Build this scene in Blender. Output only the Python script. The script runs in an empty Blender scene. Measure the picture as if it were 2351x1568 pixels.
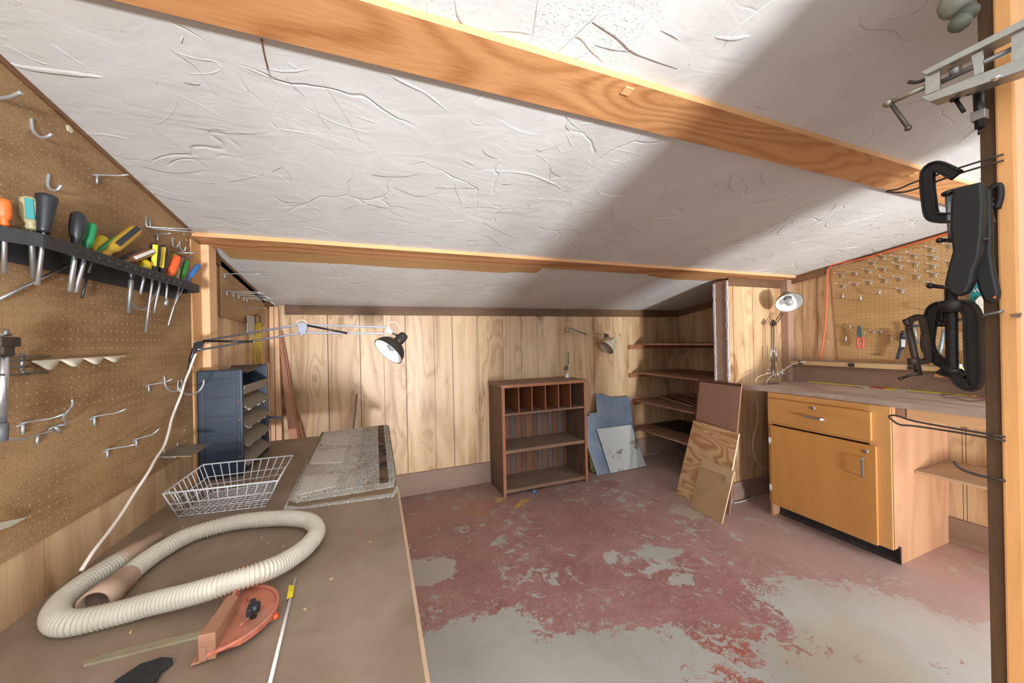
import bpy, bmesh, math, random
from mathutils import Vector, Matrix
random.seed(7)
sc = bpy.context.scene
COL = sc.collection
PI = math.pi
# ---------------------------------------------------------------- camera, world, lights, exposure
F, TH, HY, ROLL, HC = 810.07, 0.36945, 781.9, 0.02099, 1.35
cam_d = bpy.data.cameras.new('camera'); cam = bpy.data.objects.new('camera', cam_d); COL.objects.link(cam)
cam_d.sensor_width = 36.0; cam_d.lens = 36.0 * F / 2351.0; cam_d.shift_y = -2.1 / 2351.0
cam_d.clip_start = 0.02
_r = Vector((math.cos(TH), -math.sin(TH), 0)); _f = Vector((math.sin(TH), math.cos(TH), 0)); _u = Vector((0, 0, 1))
_cr = _r * math.cos(ROLL) - _u * math.sin(ROLL); _cu = _r * math.sin(ROLL) + _u * math.cos(ROLL)
M = Matrix((( _cr.x, _cu.x, -_f.x, 0), (_cr.y, _cu.y, -_f.y, 0), (_cr.z, _cu.z, -_f.z, HC), (0, 0, 0, 1)))
cam.matrix_world = M
sc.camera = cam
w = bpy.data.worlds.new('world'); sc.world = w; w.use_nodes = True
wb = w.node_tree.nodes['Background']; wb.inputs[0].default_value = (0.90, 0.95, 1.0, 1); wb.inputs[1].default_value = 3.35
sc.view_settings.view_transform = 'Standard'; sc.view_settings.look = 'None'; sc.view_settings.exposure = 0.2; sc.view_settings.gamma = 1.0
def area(name, loc, target, sx, sy, power, col=(1, 1, 1)):
    # spread narrowed so each lamp keeps to its own part of the ceiling
    l = bpy.data.lights.new(name, 'AREA'); l.shape = 'RECTANGLE'; l.size = sx; l.size_y = sy; l.energy = power; l.color = col; l.spread = math.radians(56)
    o = bpy.data.objects.new(name, l); COL.objects.link(o); o.location = loc
    o.rotation_euler = (Vector(target) - Vector(loc)).to_track_quat('-Z', 'Y').to_euler(); return o
# daylight thrown up from the sunny ground outside the two openings behind the camera
area('door_daylight', (0.60, -4.5, 0.1), (0.1, 1.6, 1.9), 0.46, 0.7, 70, (0.95, 0.98, 1.0))
area('opening_daylight', (1.47, -4.5, 0.1), (2.9, 1.6, 1.9), 0.46, 0.7, 66, (0.95, 0.98, 1.0))

# ---------------------------------------------------------------- measuring helpers: a sight line meets a real plane
def ray(u, v):
    x0, y0 = u - 1175.5, v - 784.0
    x = x0 * math.cos(ROLL) - y0 * math.sin(ROLL); y = x0 * math.sin(ROLL) + y0 * math.cos(ROLL) + 784.0
    return _r * (x / F) + _f - _u * ((y - HY) / F)
CAM = Vector((0, 0, HC))
def P(u, v, x=None, y=None, z=None):
    d = ray(u, v)
    if x is not None: t = x / d.x
    elif y is not None: t = y / d.y
    else: t = (z - HC) / d.z
    return CAM + d * t
def PL(u, v, n, p0):
    n = Vector(n); d = ray(u, v); return CAM + d * (n.dot(Vector(p0) - CAM) / n.dot(d))
SL = 0.15
CN = Vector((0, SL, 1)).normalized()
def zc(y): return 1.665 + SL * (3.25 - y)
def PC(u, v): return PL(u, v, (0, SL, 1), (0, 3.25, 1.665))

# ---------------------------------------------------------------- mesh helpers
class MB:
    def __init__(s): s.v = []; s.f = []; s.mi = []; s.cur = 0; s.sm = []
    def add(s, vs, fs, smooth=False):
        b = len(s.v); s.v += [Vector(p) for p in vs]
        for f in fs: s.f.append([b + i for i in f]); s.mi.append(s.cur); s.sm.append(smooth)
        return s
    def hexa(s, p):   # 8 points: bottom 4 (ccw), top 4
        return s.add(p, [(0, 3, 2, 1), (4, 5, 6, 7), (0, 1, 5, 4), (1, 2, 6, 5), (2, 3, 7, 6), (3, 0, 4, 7)])
    def box(s, x0, x1, y0, y1, z0, z1):
        return s.hexa([(x0, y0, z0), (x1, y0, z0), (x1, y1, z0), (x0, y1, z0), (x0, y0, z1), (x1, y0, z1), (x1, y1, z1), (x0, y1, z1)])
    def obox(s, c, X, Y, Z):   # centre and three half-vectors
        c = Vector(c); X = Vector(X); Y = Vector(Y); Z = Vector(Z)
        return s.hexa([c - X - Y - Z, c + X - Y - Z, c + X + Y - Z, c - X + Y - Z, c - X - Y + Z, c + X - Y + Z, c + X + Y + Z, c - X + Y + Z])
    def prism(s, pts, d):      # outline extruded by vector d
        n = len(pts); d = Vector(d); a = [Vector(p) for p in pts]; b = [p + d for p in a]
        return s.add(a + b, [tuple(range(n))[::-1], tuple(range(n, 2 * n))] + [(i, (i + 1) % n, n + (i + 1) % n, n + i) for i in range(n)])
    def tube(s, pts, r, n=8, caps=True, closed=False):
        pts = [Vector(p) for p in pts]; N = len(pts)
        rr = r if isinstance(r, (list, tuple)) else [r] * N
        T = []
        for i in range(N):
            if closed: t = pts[(i + 1) % N] - pts[i - 1]
            else: t = pts[min(i + 1, N - 1)] - pts[max(i - 1, 0)]
            T.append(t.normalized() if t.length > 1e-9 else Vector((0, 0, 1)))
        a = Vector((0, 0, 1)) if abs(T[0].z) < .9 else Vector((1, 0, 0))
        nrm = (a - T[0] * a.dot(T[0])).normalized()
        vs = []
        for i in range(N):
            nrm = (nrm - T[i] * nrm.dot(T[i]))
            nrm = nrm.normalized() if nrm.length > 1e-6 else T[i].orthogonal().normalized()
            bn = T[i].cross(nrm)
            for k in range(n):
                an = 2 * PI * k / n
                vs.append(pts[i] + (nrm * math.cos(an) + bn * math.sin(an)) * rr[i])
        fs = []
        R = N if closed else N - 1
        for i in range(R):
            j = (i + 1) % N
            for k in range(n): fs.append((i * n + k, i * n + (k + 1) % n, j * n + (k + 1) % n, j * n + k))
        s.add(vs, fs, True)
        if caps and not closed:
            b = len(s.v) - N * n
            s.f.append([b + k for k in range(n)][::-1]); s.mi.append(s.cur); s.sm.append(False)
            s.f.append([b + (N - 1) * n + k for k in range(n)]); s.mi.append(s.cur); s.sm.append(False)
        return s
    def lathe(s, o, ax, prof, n=20, caps=True, squash=None):   # prof: list of (distance along axis, radius)
        o = Vector(o); ax = Vector(ax).normalized(); e1 = ax.orthogonal().normalized(); e2 = ax.cross(e1)
        if squash: e1 = Vector(squash[0]).normalized(); e1 = (e1 - ax * e1.dot(ax)).normalized(); e2 = ax.cross(e1)
        q = squash[1] if squash else 1
        vs = []
        for (t, r) in prof:
            for k in range(n):
                an = 2 * PI * k / n; vs.append(o + ax * t + e1 * math.cos(an) * r * q + e2 * math.sin(an) * r)
        N = len(prof); fs = [(i * n + k, i * n + (k + 1) % n, (i + 1) * n + (k + 1) % n, (i + 1) * n + k) for i in range(N - 1) for k in range(n)]
        s.add(vs, fs, True)
        if caps:
            b = len(s.v) - N * n
            s.f.append([b + k for k in range(n)][::-1]); s.mi.append(s.cur); s.sm.append(False)
            s.f.append([b + (N - 1) * n + k for k in range(n)]); s.mi.append(s.cur); s.sm.append(False)
        return s
    def ball(s, c, r, n=12, sc=(1, 1, 1)):
        vs = []; m = n // 2
        for i in range(1, m):
            a = PI * i / m
            for k in range(n): b = 2 * PI * k / n; vs.append(Vector(c) + Vector((math.sin(a) * math.cos(b) * r * sc[0], math.sin(a) * math.sin(b) * r * sc[1], math.cos(a) * r * sc[2])))
        fs = [(i * n + k, i * n + (k + 1) % n, (i + 1) * n + (k + 1) % n, (i + 1) * n + k) for i in range(m - 2) for k in range(n)]
        top = len(vs); vs.append(Vector(c) + Vector((0, 0, r * sc[2]))); vs.append(Vector(c) - Vector((0, 0, r * sc[2])))
        fs += [(top, (k + 1) % n, k) for k in range(n)] + [(top + 1, (m - 2) * n + k, (m - 2) * n + (k + 1) % n) for k in range(n)]
        return s.add(vs, fs, True)
def smoothpath(pts, k=6, closed=False):   # Catmull-Rom
    pts = [Vector(p) for p in pts]; n = len(pts); out = []
    for i in range(n if closed else n - 1):
        if closed: p0, p1, p2, p3 = pts[i - 1], pts[i], pts[(i + 1) % n], pts[(i + 2) % n]
        else: p0, p1, p2, p3 = pts[max(i - 1, 0)], pts[i], pts[i + 1], pts[min(i + 2, n - 1)]
        for j in range(k):
            t = j / k
            out.append(0.5 * ((2 * p1) + (p2 - p0) * t + (2 * p0 - 5 * p1 + 4 * p2 - p3) * t * t + (3 * p1 - p0 - 3 * p2 + p3) * t ** 3))
    if not closed: out.append(pts[-1])
    return out
def obj(name, mb, mats, parent=None, bevel=0.0, at=None, label=None):
    if not isinstance(mats, (list, tuple)): mats = [mats]
    c = Vector(at) if at is not None else sum(mb.v, Vector()) / max(1, len(mb.v))
    me = bpy.data.meshes.new(name)
    me.from_pydata([tuple(p - c) for p in mb.v], [], mb.f)
    for i, p in enumerate(me.polygons):
        p.material_index = min(mb.mi[i], len(mats) - 1); p.use_smooth = mb.sm[i]
    for m in mats: me.materials.append(m)
    bm = bmesh.new(); bm.from_mesh(me); bmesh.ops.recalc_face_normals(bm, faces=bm.faces[:]); bm.to_mesh(me); bm.free()
    me.update()
    o = bpy.data.objects.new(name, me); COL.objects.link(o)
    if parent is not None:
        o.parent = parent
        o.location = c - ABS[parent.name] if parent.name in ABS else c
        ABS[o.name] = c
    else:
        o.location = c; ABS[o.name] = c
    if bevel:
        b = o.modifiers.new('bevel', 'BEVEL'); b.width = bevel; b.segments = 2; b.limit_method = 'ANGLE'; b.angle_limit = 0.8
    if label: o['label'] = label
    return o
ABS = {}
def thing(name, label, cat, loc=(0, 0, 0), group=None):
    o = bpy.data.objects.new(name, None); COL.objects.link(o); o.location = loc; o.empty_display_size = 0.05
    o['label'] = label; o['category'] = cat
    if group: o['group'] = group
    ABS[o.name] = Vector(loc); return o
def tag(o, label, cat, group=None, kind=None):
    o['label'] = label; o['category'] = cat
    if group: o['group'] = group
    if kind: o['kind'] = kind
    return o
def struct(name, mb, mats, bevel=0.0, parent=None):
    o = obj(name, mb, mats, parent, bevel)
    if parent is None: o['kind'] = 'structure'
    return o

def band(mb, pts, w, t):   # flat ribbed casting swept along a path that lies across the x axis
    pts = [Vector(p) for p in pts]; N = len(pts); X = Vector((1, 0, 0)); pf = [(1, .55), (.92, 1), (.62, 1), (.5, .45), (-.5, .45), (-.62, 1), (-.92, 1), (-1, .55), (-1, -.55), (-.92, -1), (.92, -1), (1, -.55)]
    vs = []; m = len(pf)
    for i in range(N):
        T = (pts[min(i + 1, N - 1)] - pts[max(i - 1, 0)]); T.x = 0; T.normalize(); n = X.cross(T)
        vs += [pts[i] + n * w * a - X * t * b for a, b in pf]
    fs = [(i * m + k, i * m + (k + 1) % m, (i + 1) * m + (k + 1) % m, (i + 1) * m + k) for i in range(N - 1) for k in range(m)]
    fs += [tuple(range(m)), tuple((N - 1) * m + k for k in range(m))]
    return mb.add(vs, fs)
# ---------------------------------------------------------------- materials
def lin(c):
    return tuple(((x / 255) / 12.92 if x / 255 <= 0.04045 else ((x / 255 + 0.055) / 1.055) ** 2.4) for x in c) + (1,)
class G:
    def __init__(s, name):
        s.m = bpy.data.materials.new(name); s.m.use_nodes = True; s.n = s.m.node_tree.nodes; s.l = s.m.node_tree.links
        s.b = s.n['Principled BSDF']
    def put(s, sock, val):
        if hasattr(val, 'links') or isinstance(val, bpy.types.NodeSocket): s.l.new(val, sock)
        else:
            sock.default_value = val
    def set(s, **k):
        mp = dict(col='Base Color', rough='Roughness', metal='Metallic', spec='Specular IOR Level', normal='Normal', trans='Transmission Weight', ior='IOR', coat='Coat Weight', emis='Emission Color', es='Emission Strength', alpha='Alpha', sheen='Sheen Weight')
        for a, v in k.items(): s.put(s.b.inputs[mp[a]], v)
        return s
    def co(s, kind='Object'):
        if kind == 'World': return s.n.new('ShaderNodeNewGeometry').outputs['Position']
        return s.n.new('ShaderNodeTexCoord').outputs[kind]
    def rnd(s): return s.n.new('ShaderNodeObjectInfo').outputs['Random']
    def mp(s, vec, scale=(1, 1, 1), loc=(0, 0, 0), rot=(0, 0, 0)):
        n = s.n.new('ShaderNodeMapping'); s.l.new(vec, n.inputs[0]); s.put(n.inputs['Scale'], scale); s.put(n.inputs['Location'], loc); s.put(n.inputs['Rotation'], rot); return n.outputs[0]
    def noise(s, vec, scale, detail=4, rough=0.55, dist=0.0, out=0):
        n = s.n.new('ShaderNodeTexNoise'); s.l.new(vec, n.inputs['Vector']); n.inputs['Scale'].default_value = scale; n.inputs['Detail'].default_value = detail
        n.inputs['Roughness'].default_value = rough; n.inputs['Distortion'].default_value = dist; return n.outputs[out]
    def vor(s, vec, scale, feature='F1', rnd=1.0, out='Distance'):
        n = s.n.new('ShaderNodeTexVoronoi'); n.feature = feature; s.l.new(vec, n.inputs['Vector']); n.inputs['Scale'].default_value = scale; n.inputs['Randomness'].default_value = rnd; return n.outputs[out]
    def m2(s, op, a, b=0.0, c=None, clamp=False):
        n = s.n.new('ShaderNodeMath'); n.operation = op; n.use_clamp = clamp; s.put(n.inputs[0], a); s.put(n.inputs[1], b)
        if c is not None: s.put(n.inputs[2], c)
        return n.outputs[0]
    def v2(s, op, a, b):
        n = s.n.new('ShaderNodeVectorMath'); n.operation = op; s.put(n.inputs[0], a); s.put(n.inputs[1], b); return n.outputs[0] if op not in ('LENGTH', 'DOT_PRODUCT', 'DISTANCE') else n.outputs[1]
    def vs(s, a, k):
        n = s.n.new('ShaderNodeVectorMath'); n.operation = 'SCALE'; s.put(n.inputs[0], a); n.inputs['Scale'].default_value = k; return n.outputs[0]
    def sep(s, v): n = s.n.new('ShaderNodeSeparateXYZ'); s.l.new(v, n.inputs[0]); return n.outputs
    def comb(s, x, y, z):
        n = s.n.new('ShaderNodeCombineXYZ')
        for i, q in enumerate((x, y, z)): s.put(n.inputs[i], q)
        return n.outputs[0]
    def step(s, v, a, b):   # smooth 0..1 between a and b
        n = s.n.new('ShaderNodeMapRange'); n.interpolation_type = 'SMOOTHSTEP'; s.put(n.inputs[0], v); n.inputs[1].default_value = a; n.inputs[2].default_value = b; return n.outputs[0]
    def mix(s, f, a, b, mode='MIX'):
        n = s.n.new('ShaderNodeMix'); n.data_type = 'RGBA'; n.blend_type = mode
        s.put(n.inputs[0], f); s.put(n.inputs[6], a); s.put(n.inputs[7], b); return n.outputs[2]
    def ramp(s, f, stops):
        n = s.n.new('ShaderNodeValToRGB'); s.l.new(f, n.inputs[0]); e = n.color_ramp.elements
        while len(e) < len(stops): e.new(0.5)
        for i, (p, c) in enumerate(stops): e[i].position = p; e[i].color = c
        return n.outputs[0]
    def bump(s, h, strength=0.3, dist=0.002, normal=None):
        n = s.n.new('ShaderNodeBump'); n.inputs['Strength'].default_value = strength; n.inputs['Distance'].default_value = dist; s.put(n.inputs['Height'], h)
        if normal is not None: s.put(n.inputs['Normal'], normal)
        return n.outputs[0]
def plain(name, c, rough=0.5, metal=0.0, dirt=0.25, scale=30, dust=None, **k):
    g = G(name); n = g.noise(g.co(), scale, 5, 0.6)
    c0 = lin(c); dk = tuple(x * (1 - dirt) for x in c0[:3]) + (1,); lt = tuple(min(1, x * (1 + dirt * .6)) for x in c0[:3]) + (1,)
    col = g.ramp(n, [(0.3, dk), (0.7, lt)])
    if dust:
        nz = g.sep(g.n.new('ShaderNodeNewGeometry').outputs['Normal'])[2]
        f = g.m2('MULTIPLY', g.step(nz, 0.2, 0.9), g.m2('MULTIPLY', g.step(g.noise(g.co(), 12, 4), 0.3, 0.7), dust[1]))
        col = g.mix(f, col, lin(dust[0]))
    g.set(col=col, rough=rough, metal=metal, normal=g.bump(n, 0.15, 0.001), **k)
    return g.m
def wood(name, light, dark, axis='z', knots=0.0, contour=1.0, fine=1.0, rough=0.55, dust=0.0, dustc=(150, 135, 118), blot=0.0, blotc=(70, 45, 25), cf=26, cs=2.2, coat=0.0, spec=0.35, fl=None):
    g = G(name); v = g.v2('ADD', g.co(), g.vs(g.comb(g.rnd(), g.rnd(), g.rnd()), 9.0))
    st = {'x': (0.1, 1, 1), 'y': (1, 0.1, 1), 'z': (1, 1, 0.1)}[axis]
    vs_ = g.mp(v, st)
    warp = g.noise(vs_, 6, 2, 0.5)
    big = g.noise(vs_ if fl is None else g.mp(v, {'x': (fl, 1, 1), 'y': (1, fl, 1), 'z': (1, 1, fl)}[axis]), cs, 1.5, 0.4, 0.35)
    if knots:
        kv = g.mp(v, {'x': (0.45, 1, 1), 'y': (1, 0.45, 1), 'z': (1, 1, 0.45)}[axis])
        kd = g.vor(kv, knots, 'F1', 1.0)
        kmask = g.step(kd, 0.14, 0.0)
        big = g.m2('ADD', big, g.m2('MULTIPLY', g.step(kd, 0.42, 0.0), 0.14))
    ring = g.m2('SINE', g.m2('MULTIPLY', g.m2('ADD', big, g.m2('MULTIPLY', warp, 0.04)), cf * 2))
    ring = g.m2('MULTIPLY_ADD', ring, 0.5, 0.5)
    ring = g.m2('POWER', ring, 1.6)
    fineN = g.noise(vs_, 150, 3, 0.6)
    tone = g.noise(vs_, 3.5, 2, 0.5)
    f = g.m2('ADD', g.m2('MULTIPLY', ring, 0.45 * contour), g.m2('MULTIPLY', g.m2('SUBTRACT', fineN, 0.5), 0.9 * fine))
    f = g.m2('ADD', f, g.m2('MULTIPLY', g.m2('SUBTRACT', tone, 0.5), 0.9), clamp=False)
    f = g.m2('ADD', f, 0.12, clamp=True)
    col = g.mix(f, lin(light), lin(dark))
    if knots:
        col = g.mix(g.m2('MULTIPLY', kmask, 0.8), col, lin((max(0, dark[0] - 70), max(0, dark[1] - 65), max(0, dark[2] - 45))))
    if blot:
        b = g.step(g.noise(g.mp(v, (1, 1, .5)), 3.2, 5, 0.65), 0.56, 0.78)
        col = g.mix(g.m2('MULTIPLY', b, blot), col, lin(blotc))
    if dust:
        d = g.noise(v, 7, 5, 0.65)
        nz = g.sep(g.n.new('ShaderNodeNewGeometry').outputs['Normal'])[2]
        col = g.mix(g.m2('MULTIPLY', g.m2('MULTIPLY', g.step(d, 0.2, 0.65), dust), g.m2('ADD', g.step(nz, 0.3, 0.9), 0.25, clamp=True)), col, lin(dustc))
    g.set(col=col, rough=rough, spec=spec, coat=coat, normal=g.bump(fineN, 0.12, 0.0008))
    return g.m
def panelling(name, tint=0):
    g = G(name); v = g.co('World'); vr = v
    st = g.mp(v, (1, 1, 0.09))
    sp = g.sep(v); 
    # boards of the print change tone from one to the next
    a = g.m2('ADD', sp[0], sp[1])
    cell = g.noise(g.comb(g.m2('MULTIPLY', g.m2('FLOOR', g.m2('MULTIPLY', a, 7.7)), 3.1), 0.0, 0.0), 1.0, 0, 0)
    big = g.noise(st, 3.0, 2, 0.45, 0.6)
    kd = g.vor(g.mp(v, (1, 1, 0.42)), 4.6, 'F1', 1.0)
    big = g.m2('ADD', big, g.m2('MULTIPLY', g.step(kd, 0.45, 0.0), 0.16))
    ring = g.m2('POWER', g.m2('MULTIPLY_ADD', g.m2('SINE', g.m2('MULTIPLY', big, 60)), 0.5, 0.5), 2.0)
    fine = g.noise(st, 120, 3, 0.6)
    tone = g.noise(st, 5.0, 3, 0.55)
    f = g.m2('ADD', g.m2('MULTIPLY', ring, 0.33), g.m2('MULTIPLY', g.m2('SUBTRACT', fine, 0.5), 0.6))
    f = g.m2('ADD', f, g.m2('MULTIPLY', g.m2('SUBTRACT', tone, 0.5), 1.1))
    f = g.m2('ADD', f, g.m2('MULTIPLY', g.m2('SUBTRACT', cell, 0.5), 0.8))
    f = g.m2('ADD', f, 0.22, clamp=True)
    col = g.mix(f, lin((214, 182, 142)), lin((150, 102, 60)))
    pale = g.step(g.noise(g.mp(v, (1, 1, .22)), 4.1, 3, 0.6), 0.55, 0.72)
    col = g.mix(g.m2('MULTIPLY', pale, 0.35), col, lin((222, 200, 164)))
    smear = g.step(g.noise(g.mp(v, (1, 1, .3), (3.3, 1.2, 0)), 4.4, 4, 0.6, 0.8), 0.56, 0.74)
    col = g.mix(g.m2('MULTIPLY', smear, 0.85), col, lin((122, 78, 34)))
    knot = g.step(kd, 0.13, 0.02)
    col = g.mix(g.m2('MULTIPLY', knot, 0.75), col, lin((104, 66, 34)))
    speck = g.m2('MULTIPLY', g.step(g.noise(v, 260, 2, 0.5), 0.62, 0.72), g.step(g.noise(v, 6, 2), 0.45, 0.6))
    col = g.mix(g.m2('MULTIPLY', speck, 0.45), col, lin((96, 66, 38)))
    g.set(col=col, rough=g.m2('MULTIPLY_ADD', tone, 0.15, 0.33), spec=0.45, normal=g.bump(fine, 0.1, 0.0006))
    return g.m
def pegmat(name, base, dark, hole, rim, oy=0.0, oz=0.0, axis='y'):
    g = G(name); v = g.co('World'); s = g.sep(v)
    def cell(a, o): return g.m2('SUBTRACT', g.m2('FRACT', g.m2('DIVIDE', g.m2('ADD', a, 10 * 0.0254 + o), 0.0254)), 0.5)
    a = cell(s[1] if axis == 'y' else s[0], oy); b = cell(s[2], oz)
    r = g.m2('SQRT', g.m2('ADD', g.m2('MULTIPLY', a, a), g.m2('MULTIPLY', b, b)))
    n = g.noise(g.mp(v, (1, 0.6, 2)), 5, 5, 0.6); n2 = g.noise(v, 220, 3, 0.7); n3 = g.noise(v, 1.6, 3, 0.5)
    f = g.m2('ADD', g.m2('MULTIPLY', n, 0.7), g.m2('ADD', g.m2('MULTIPLY', n2, 0.5), g.m2('MULTIPLY', n3, 0.35)))
    col = g.mix(g.step(f, 0.55, 0.98), lin(base), lin(dark))
    col = g.mix(g.m2('MULTIPLY', g.step(r, 0.19, 0.15), 0.6), col, lin(rim))
    col = g.mix(g.step(r, 0.125, 0.10), col, lin(hole))
    h = g.step(r, 0.10, 0.14)
    g.set(col=col, rough=0.55, spec=0.35, normal=g.bump(h, 0.5, 0.002))
    return g.m
def floor_mat():
    g = G('worn_red_concrete'); v0 = g.co('World'); s = g.sep(v0)
    v = g.v2('ADD', v0, g.vs(g.v2('SUBTRACT', g.noise(v0, 5.5, 6, 0.65, 0.0, 1), (0.5, 0.5, 0.5)), 0.30))
    nA = g.noise(v, 2.2, 9, 0.72, 0.3); nB = g.noise(v, 9, 6, 0.7); nC = g.noise(g.mp(v, (1, 2.4, 1), rot=(0, 0, 0.5)), 14, 7, 0.75)
    def blob(cx, cy, rx, ry, rot=0.0, soft=1.0):
        q = g.mp(v, (1, 1, 0), (-cx, -cy, 0)) if not rot else None
        d = g.v2('SUBTRACT', v, (cx, cy, 0))
        c, sn = math.cos(rot), math.sin(rot)
        ss = g.sep(d)
        a = g.m2('DIVIDE', g.m2('ADD', g.m2('MULTIPLY', ss[0], c), g.m2('MULTIPLY', ss[1], sn)), rx)
        b = g.m2('DIVIDE', g.m2('SUBTRACT', g.m2('MULTIPLY', ss[1], c), g.m2('MULTIPLY', ss[0], sn)), ry)
        r = g.m2('SQRT', g.m2('ADD', g.m2('MULTIPLY', a, a), g.m2('MULTIPLY', b, b)))
        return g.m2('SUBTRACT', 1.0, r, clamp=False)
    wear = None
    for (cx, cy, rx, ry, rot, k) in WEAR:
        b = g.m2('MULTIPLY', g.m2('MAXIMUM', blob(cx, cy, rx, ry, rot), -0.6), k)
        wear = b if wear is None else g.m2('MAXIMUM', wear, b)
    n = g.m2('ADD', g.m2('MULTIPLY', g.m2('SUBTRACT', nA, 0.5), 1.9), g.m2('MULTIPLY', g.m2('SUBTRACT', nC, 0.5), 1.5))
    wv = g.m2('ADD', wear, n)
    bare = g.step(wv, 0.10, 0.16)
    chips = g.step(g.m2('ADD', g.noise(v, 11, 6, 0.7), g.m2('MULTIPLY', g.noise(v, 1.7, 2), 0.35)), 0.765, 0.785)
    bare = g.m2('MAXIMUM', bare, chips)
    red = g.ramp(g.noise(v, 3.0, 6, 0.65), [(0.3, lin((152, 100, 98))), (0.55, lin((172, 124, 120))), (0.75, lin((186, 146, 140)))])
    org = g.step(g.m2('ADD', blob(1.33, 0.95, 0.5, 0.33, -0.4), g.m2('MULTIPLY', g.m2('SUBTRACT', nA, 0.5), 1.2)), 0.0, 0.6)
    red = g.mix(g.m2('MULTIPLY', org, 0.6), red, lin((172, 88, 62)))
    grey = g.ramp(g.noise(v, 2.5, 5, 0.6), [(0.3, lin((174, 172, 162))), (0.7, lin((196, 197, 190)))])
    tan = g.step(g.m2('ADD', blob(1.75, 0.85, 0.45, 0.25, 0.3), g.m2('SUBTRACT', nB, 0.5)), 0.0, 0.5)
    grey = g.mix(g.m2('MULTIPLY', tan, 0.5), grey, lin((190, 176, 140)))
    dust = g.step(g.m2('ADD', g.m2('MULTIPLY', s[1], 0.36), g.m2('MULTIPLY', nB, 0.9)), 1.0, 1.75)
    col = g.mix(bare, red, grey)
    streak = g.noise(g.mp(v, (1, 7, 1), rot=(0, 0, 0.85)), 16, 5, 0.7)
    col = g.mix(g.m2('MULTIPLY', g.step(streak, 0.45, 0.75), 0.45), col, lin((204, 188, 180)))
    col = g.mix(g.m2('MULTIPLY', dust, 0.6), col, lin((156, 136, 124)))
    rd = g.step(g.m2('ADD', s[0], g.m2('MULTIPLY', nB, 0.8)), 2.0, 3.2)
    col = g.mix(g.m2('MULTIPLY', rd, 0.6), col, lin((196, 174, 162)))
    for (cx, cy, rx, ry, rot, c, k, nz) in PATCH:
        b = g.step(g.m2('ADD', blob(cx, cy, rx, ry, rot), g.m2('MULTIPLY', g.m2('SUBTRACT', g.noise(v, 16, 5, 0.7), 0.5), nz)), 0.0, 0.10)
        col = g.mix(g.m2('MULTIPLY', b, k), col, lin(c))
    g.set(col=col, rough=g.m2('MULTIPLY_ADD', nB, 0.25, 0.42), spec=0.35, normal=g.bump(g.m2('ADD', nC, g.m2('MULTIPLY', bare, -0.4)), 0.12, 0.002))
    return g.m
def ceil_mat():
    g = G('white_plaster'); v = g.co('World')
    n = g.noise(v, 3.0, 6, 0.6, 0.5); f = g.noise(v, 60, 5, 0.7); t = g.noise(g.mp(v, (1, 2.2, 1), rot=(0, 0, .6)), 5, 3, 0.5, 1.2)
    ed = g.vor(g.v2('ADD', v, g.vs(g.noise(v, 2.2, 3, 0.5, 0.0, 1), 0.5)), 2.6, 'DISTANCE_TO_EDGE')
    crack = g.m2('MULTIPLY', g.step(ed, 0.016, 0.0), g.step(g.noise(v, 3.3, 2), 0.46, 0.60))
    col = g.ramp(n, [(0.3, lin((200, 198, 195))), (0.7, lin((213, 212, 210)))])
    col = g.mix(g.m2('MULTIPLY', g.step(g.noise(v, 1.3, 3), 0.5, 0.7), 0.3), col, lin((194, 191, 187)))
    spot = g.step(g.noise(g.mp(v, (1, 2, 1)), 26, 3, 0.5), 0.745, 0.80)
    col = g.mix(g.m2('MULTIPLY', spot, 0.7), col, lin((150, 120, 88)))
    h = g.m2('ADD', g.m2('MULTIPLY', t, 1.2), g.m2('ADD', g.m2('MULTIPLY', f, 0.12), g.m2('MULTIPLY', crack, -0.9)))
    pits = g.m2('MULTIPLY', g.step(g.noise(v, 150, 2), 0.55, 0.75), g.step(g.noise(v, 2.3, 2), 0.52, 0.62))
    h = g.m2('ADD', h, g.m2('MULTIPLY', pits, 0.35))
    g.set(col=col, rough=0.62, spec=0.3, normal=g.bump(h, 0.55, 0.0045))
    return g.m
def bench_mat():
    g = G('dusty_brown_hardboard'); v = g.co('World')
    n = g.noise(g.mp(v, (1, .5, 1)), 4, 6, 0.65); f = g.noise(g.mp(v, (1, .12, 1)), 90, 3, 0.6); d = g.noise(v, 2.2, 6, 0.7, 0.6)
    col = g.ramp(n, [(0.3, lin((122, 103, 86))), (0.55, lin((146, 126, 106))), (0.8, lin((164, 144, 124)))])
    col = g.mix(g.m2('MULTIPLY', g.step(d, 0.45, 0.72), 0.45), col, lin((170, 152, 136)))
    sc_ = g.noise(g.mp(v, (1, 9, 1), rot=(0, 0, 0.6)), 9, 5, 0.7)
    col = g.mix(g.m2('MULTIPLY', g.step(sc_, 0.62, 0.75), 0.35), col, lin((178, 160, 142)))
    col = g.mix(g.m2('MULTIPLY', g.step(g.noise(v, 7, 3, .6), 0.6, 0.78), 0.35), col, lin((90, 66, 50)))
    g.set(col=col, rough=0.5, spec=0.35, normal=g.bump(f, 0.1, 0.001)); return g.m
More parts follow.
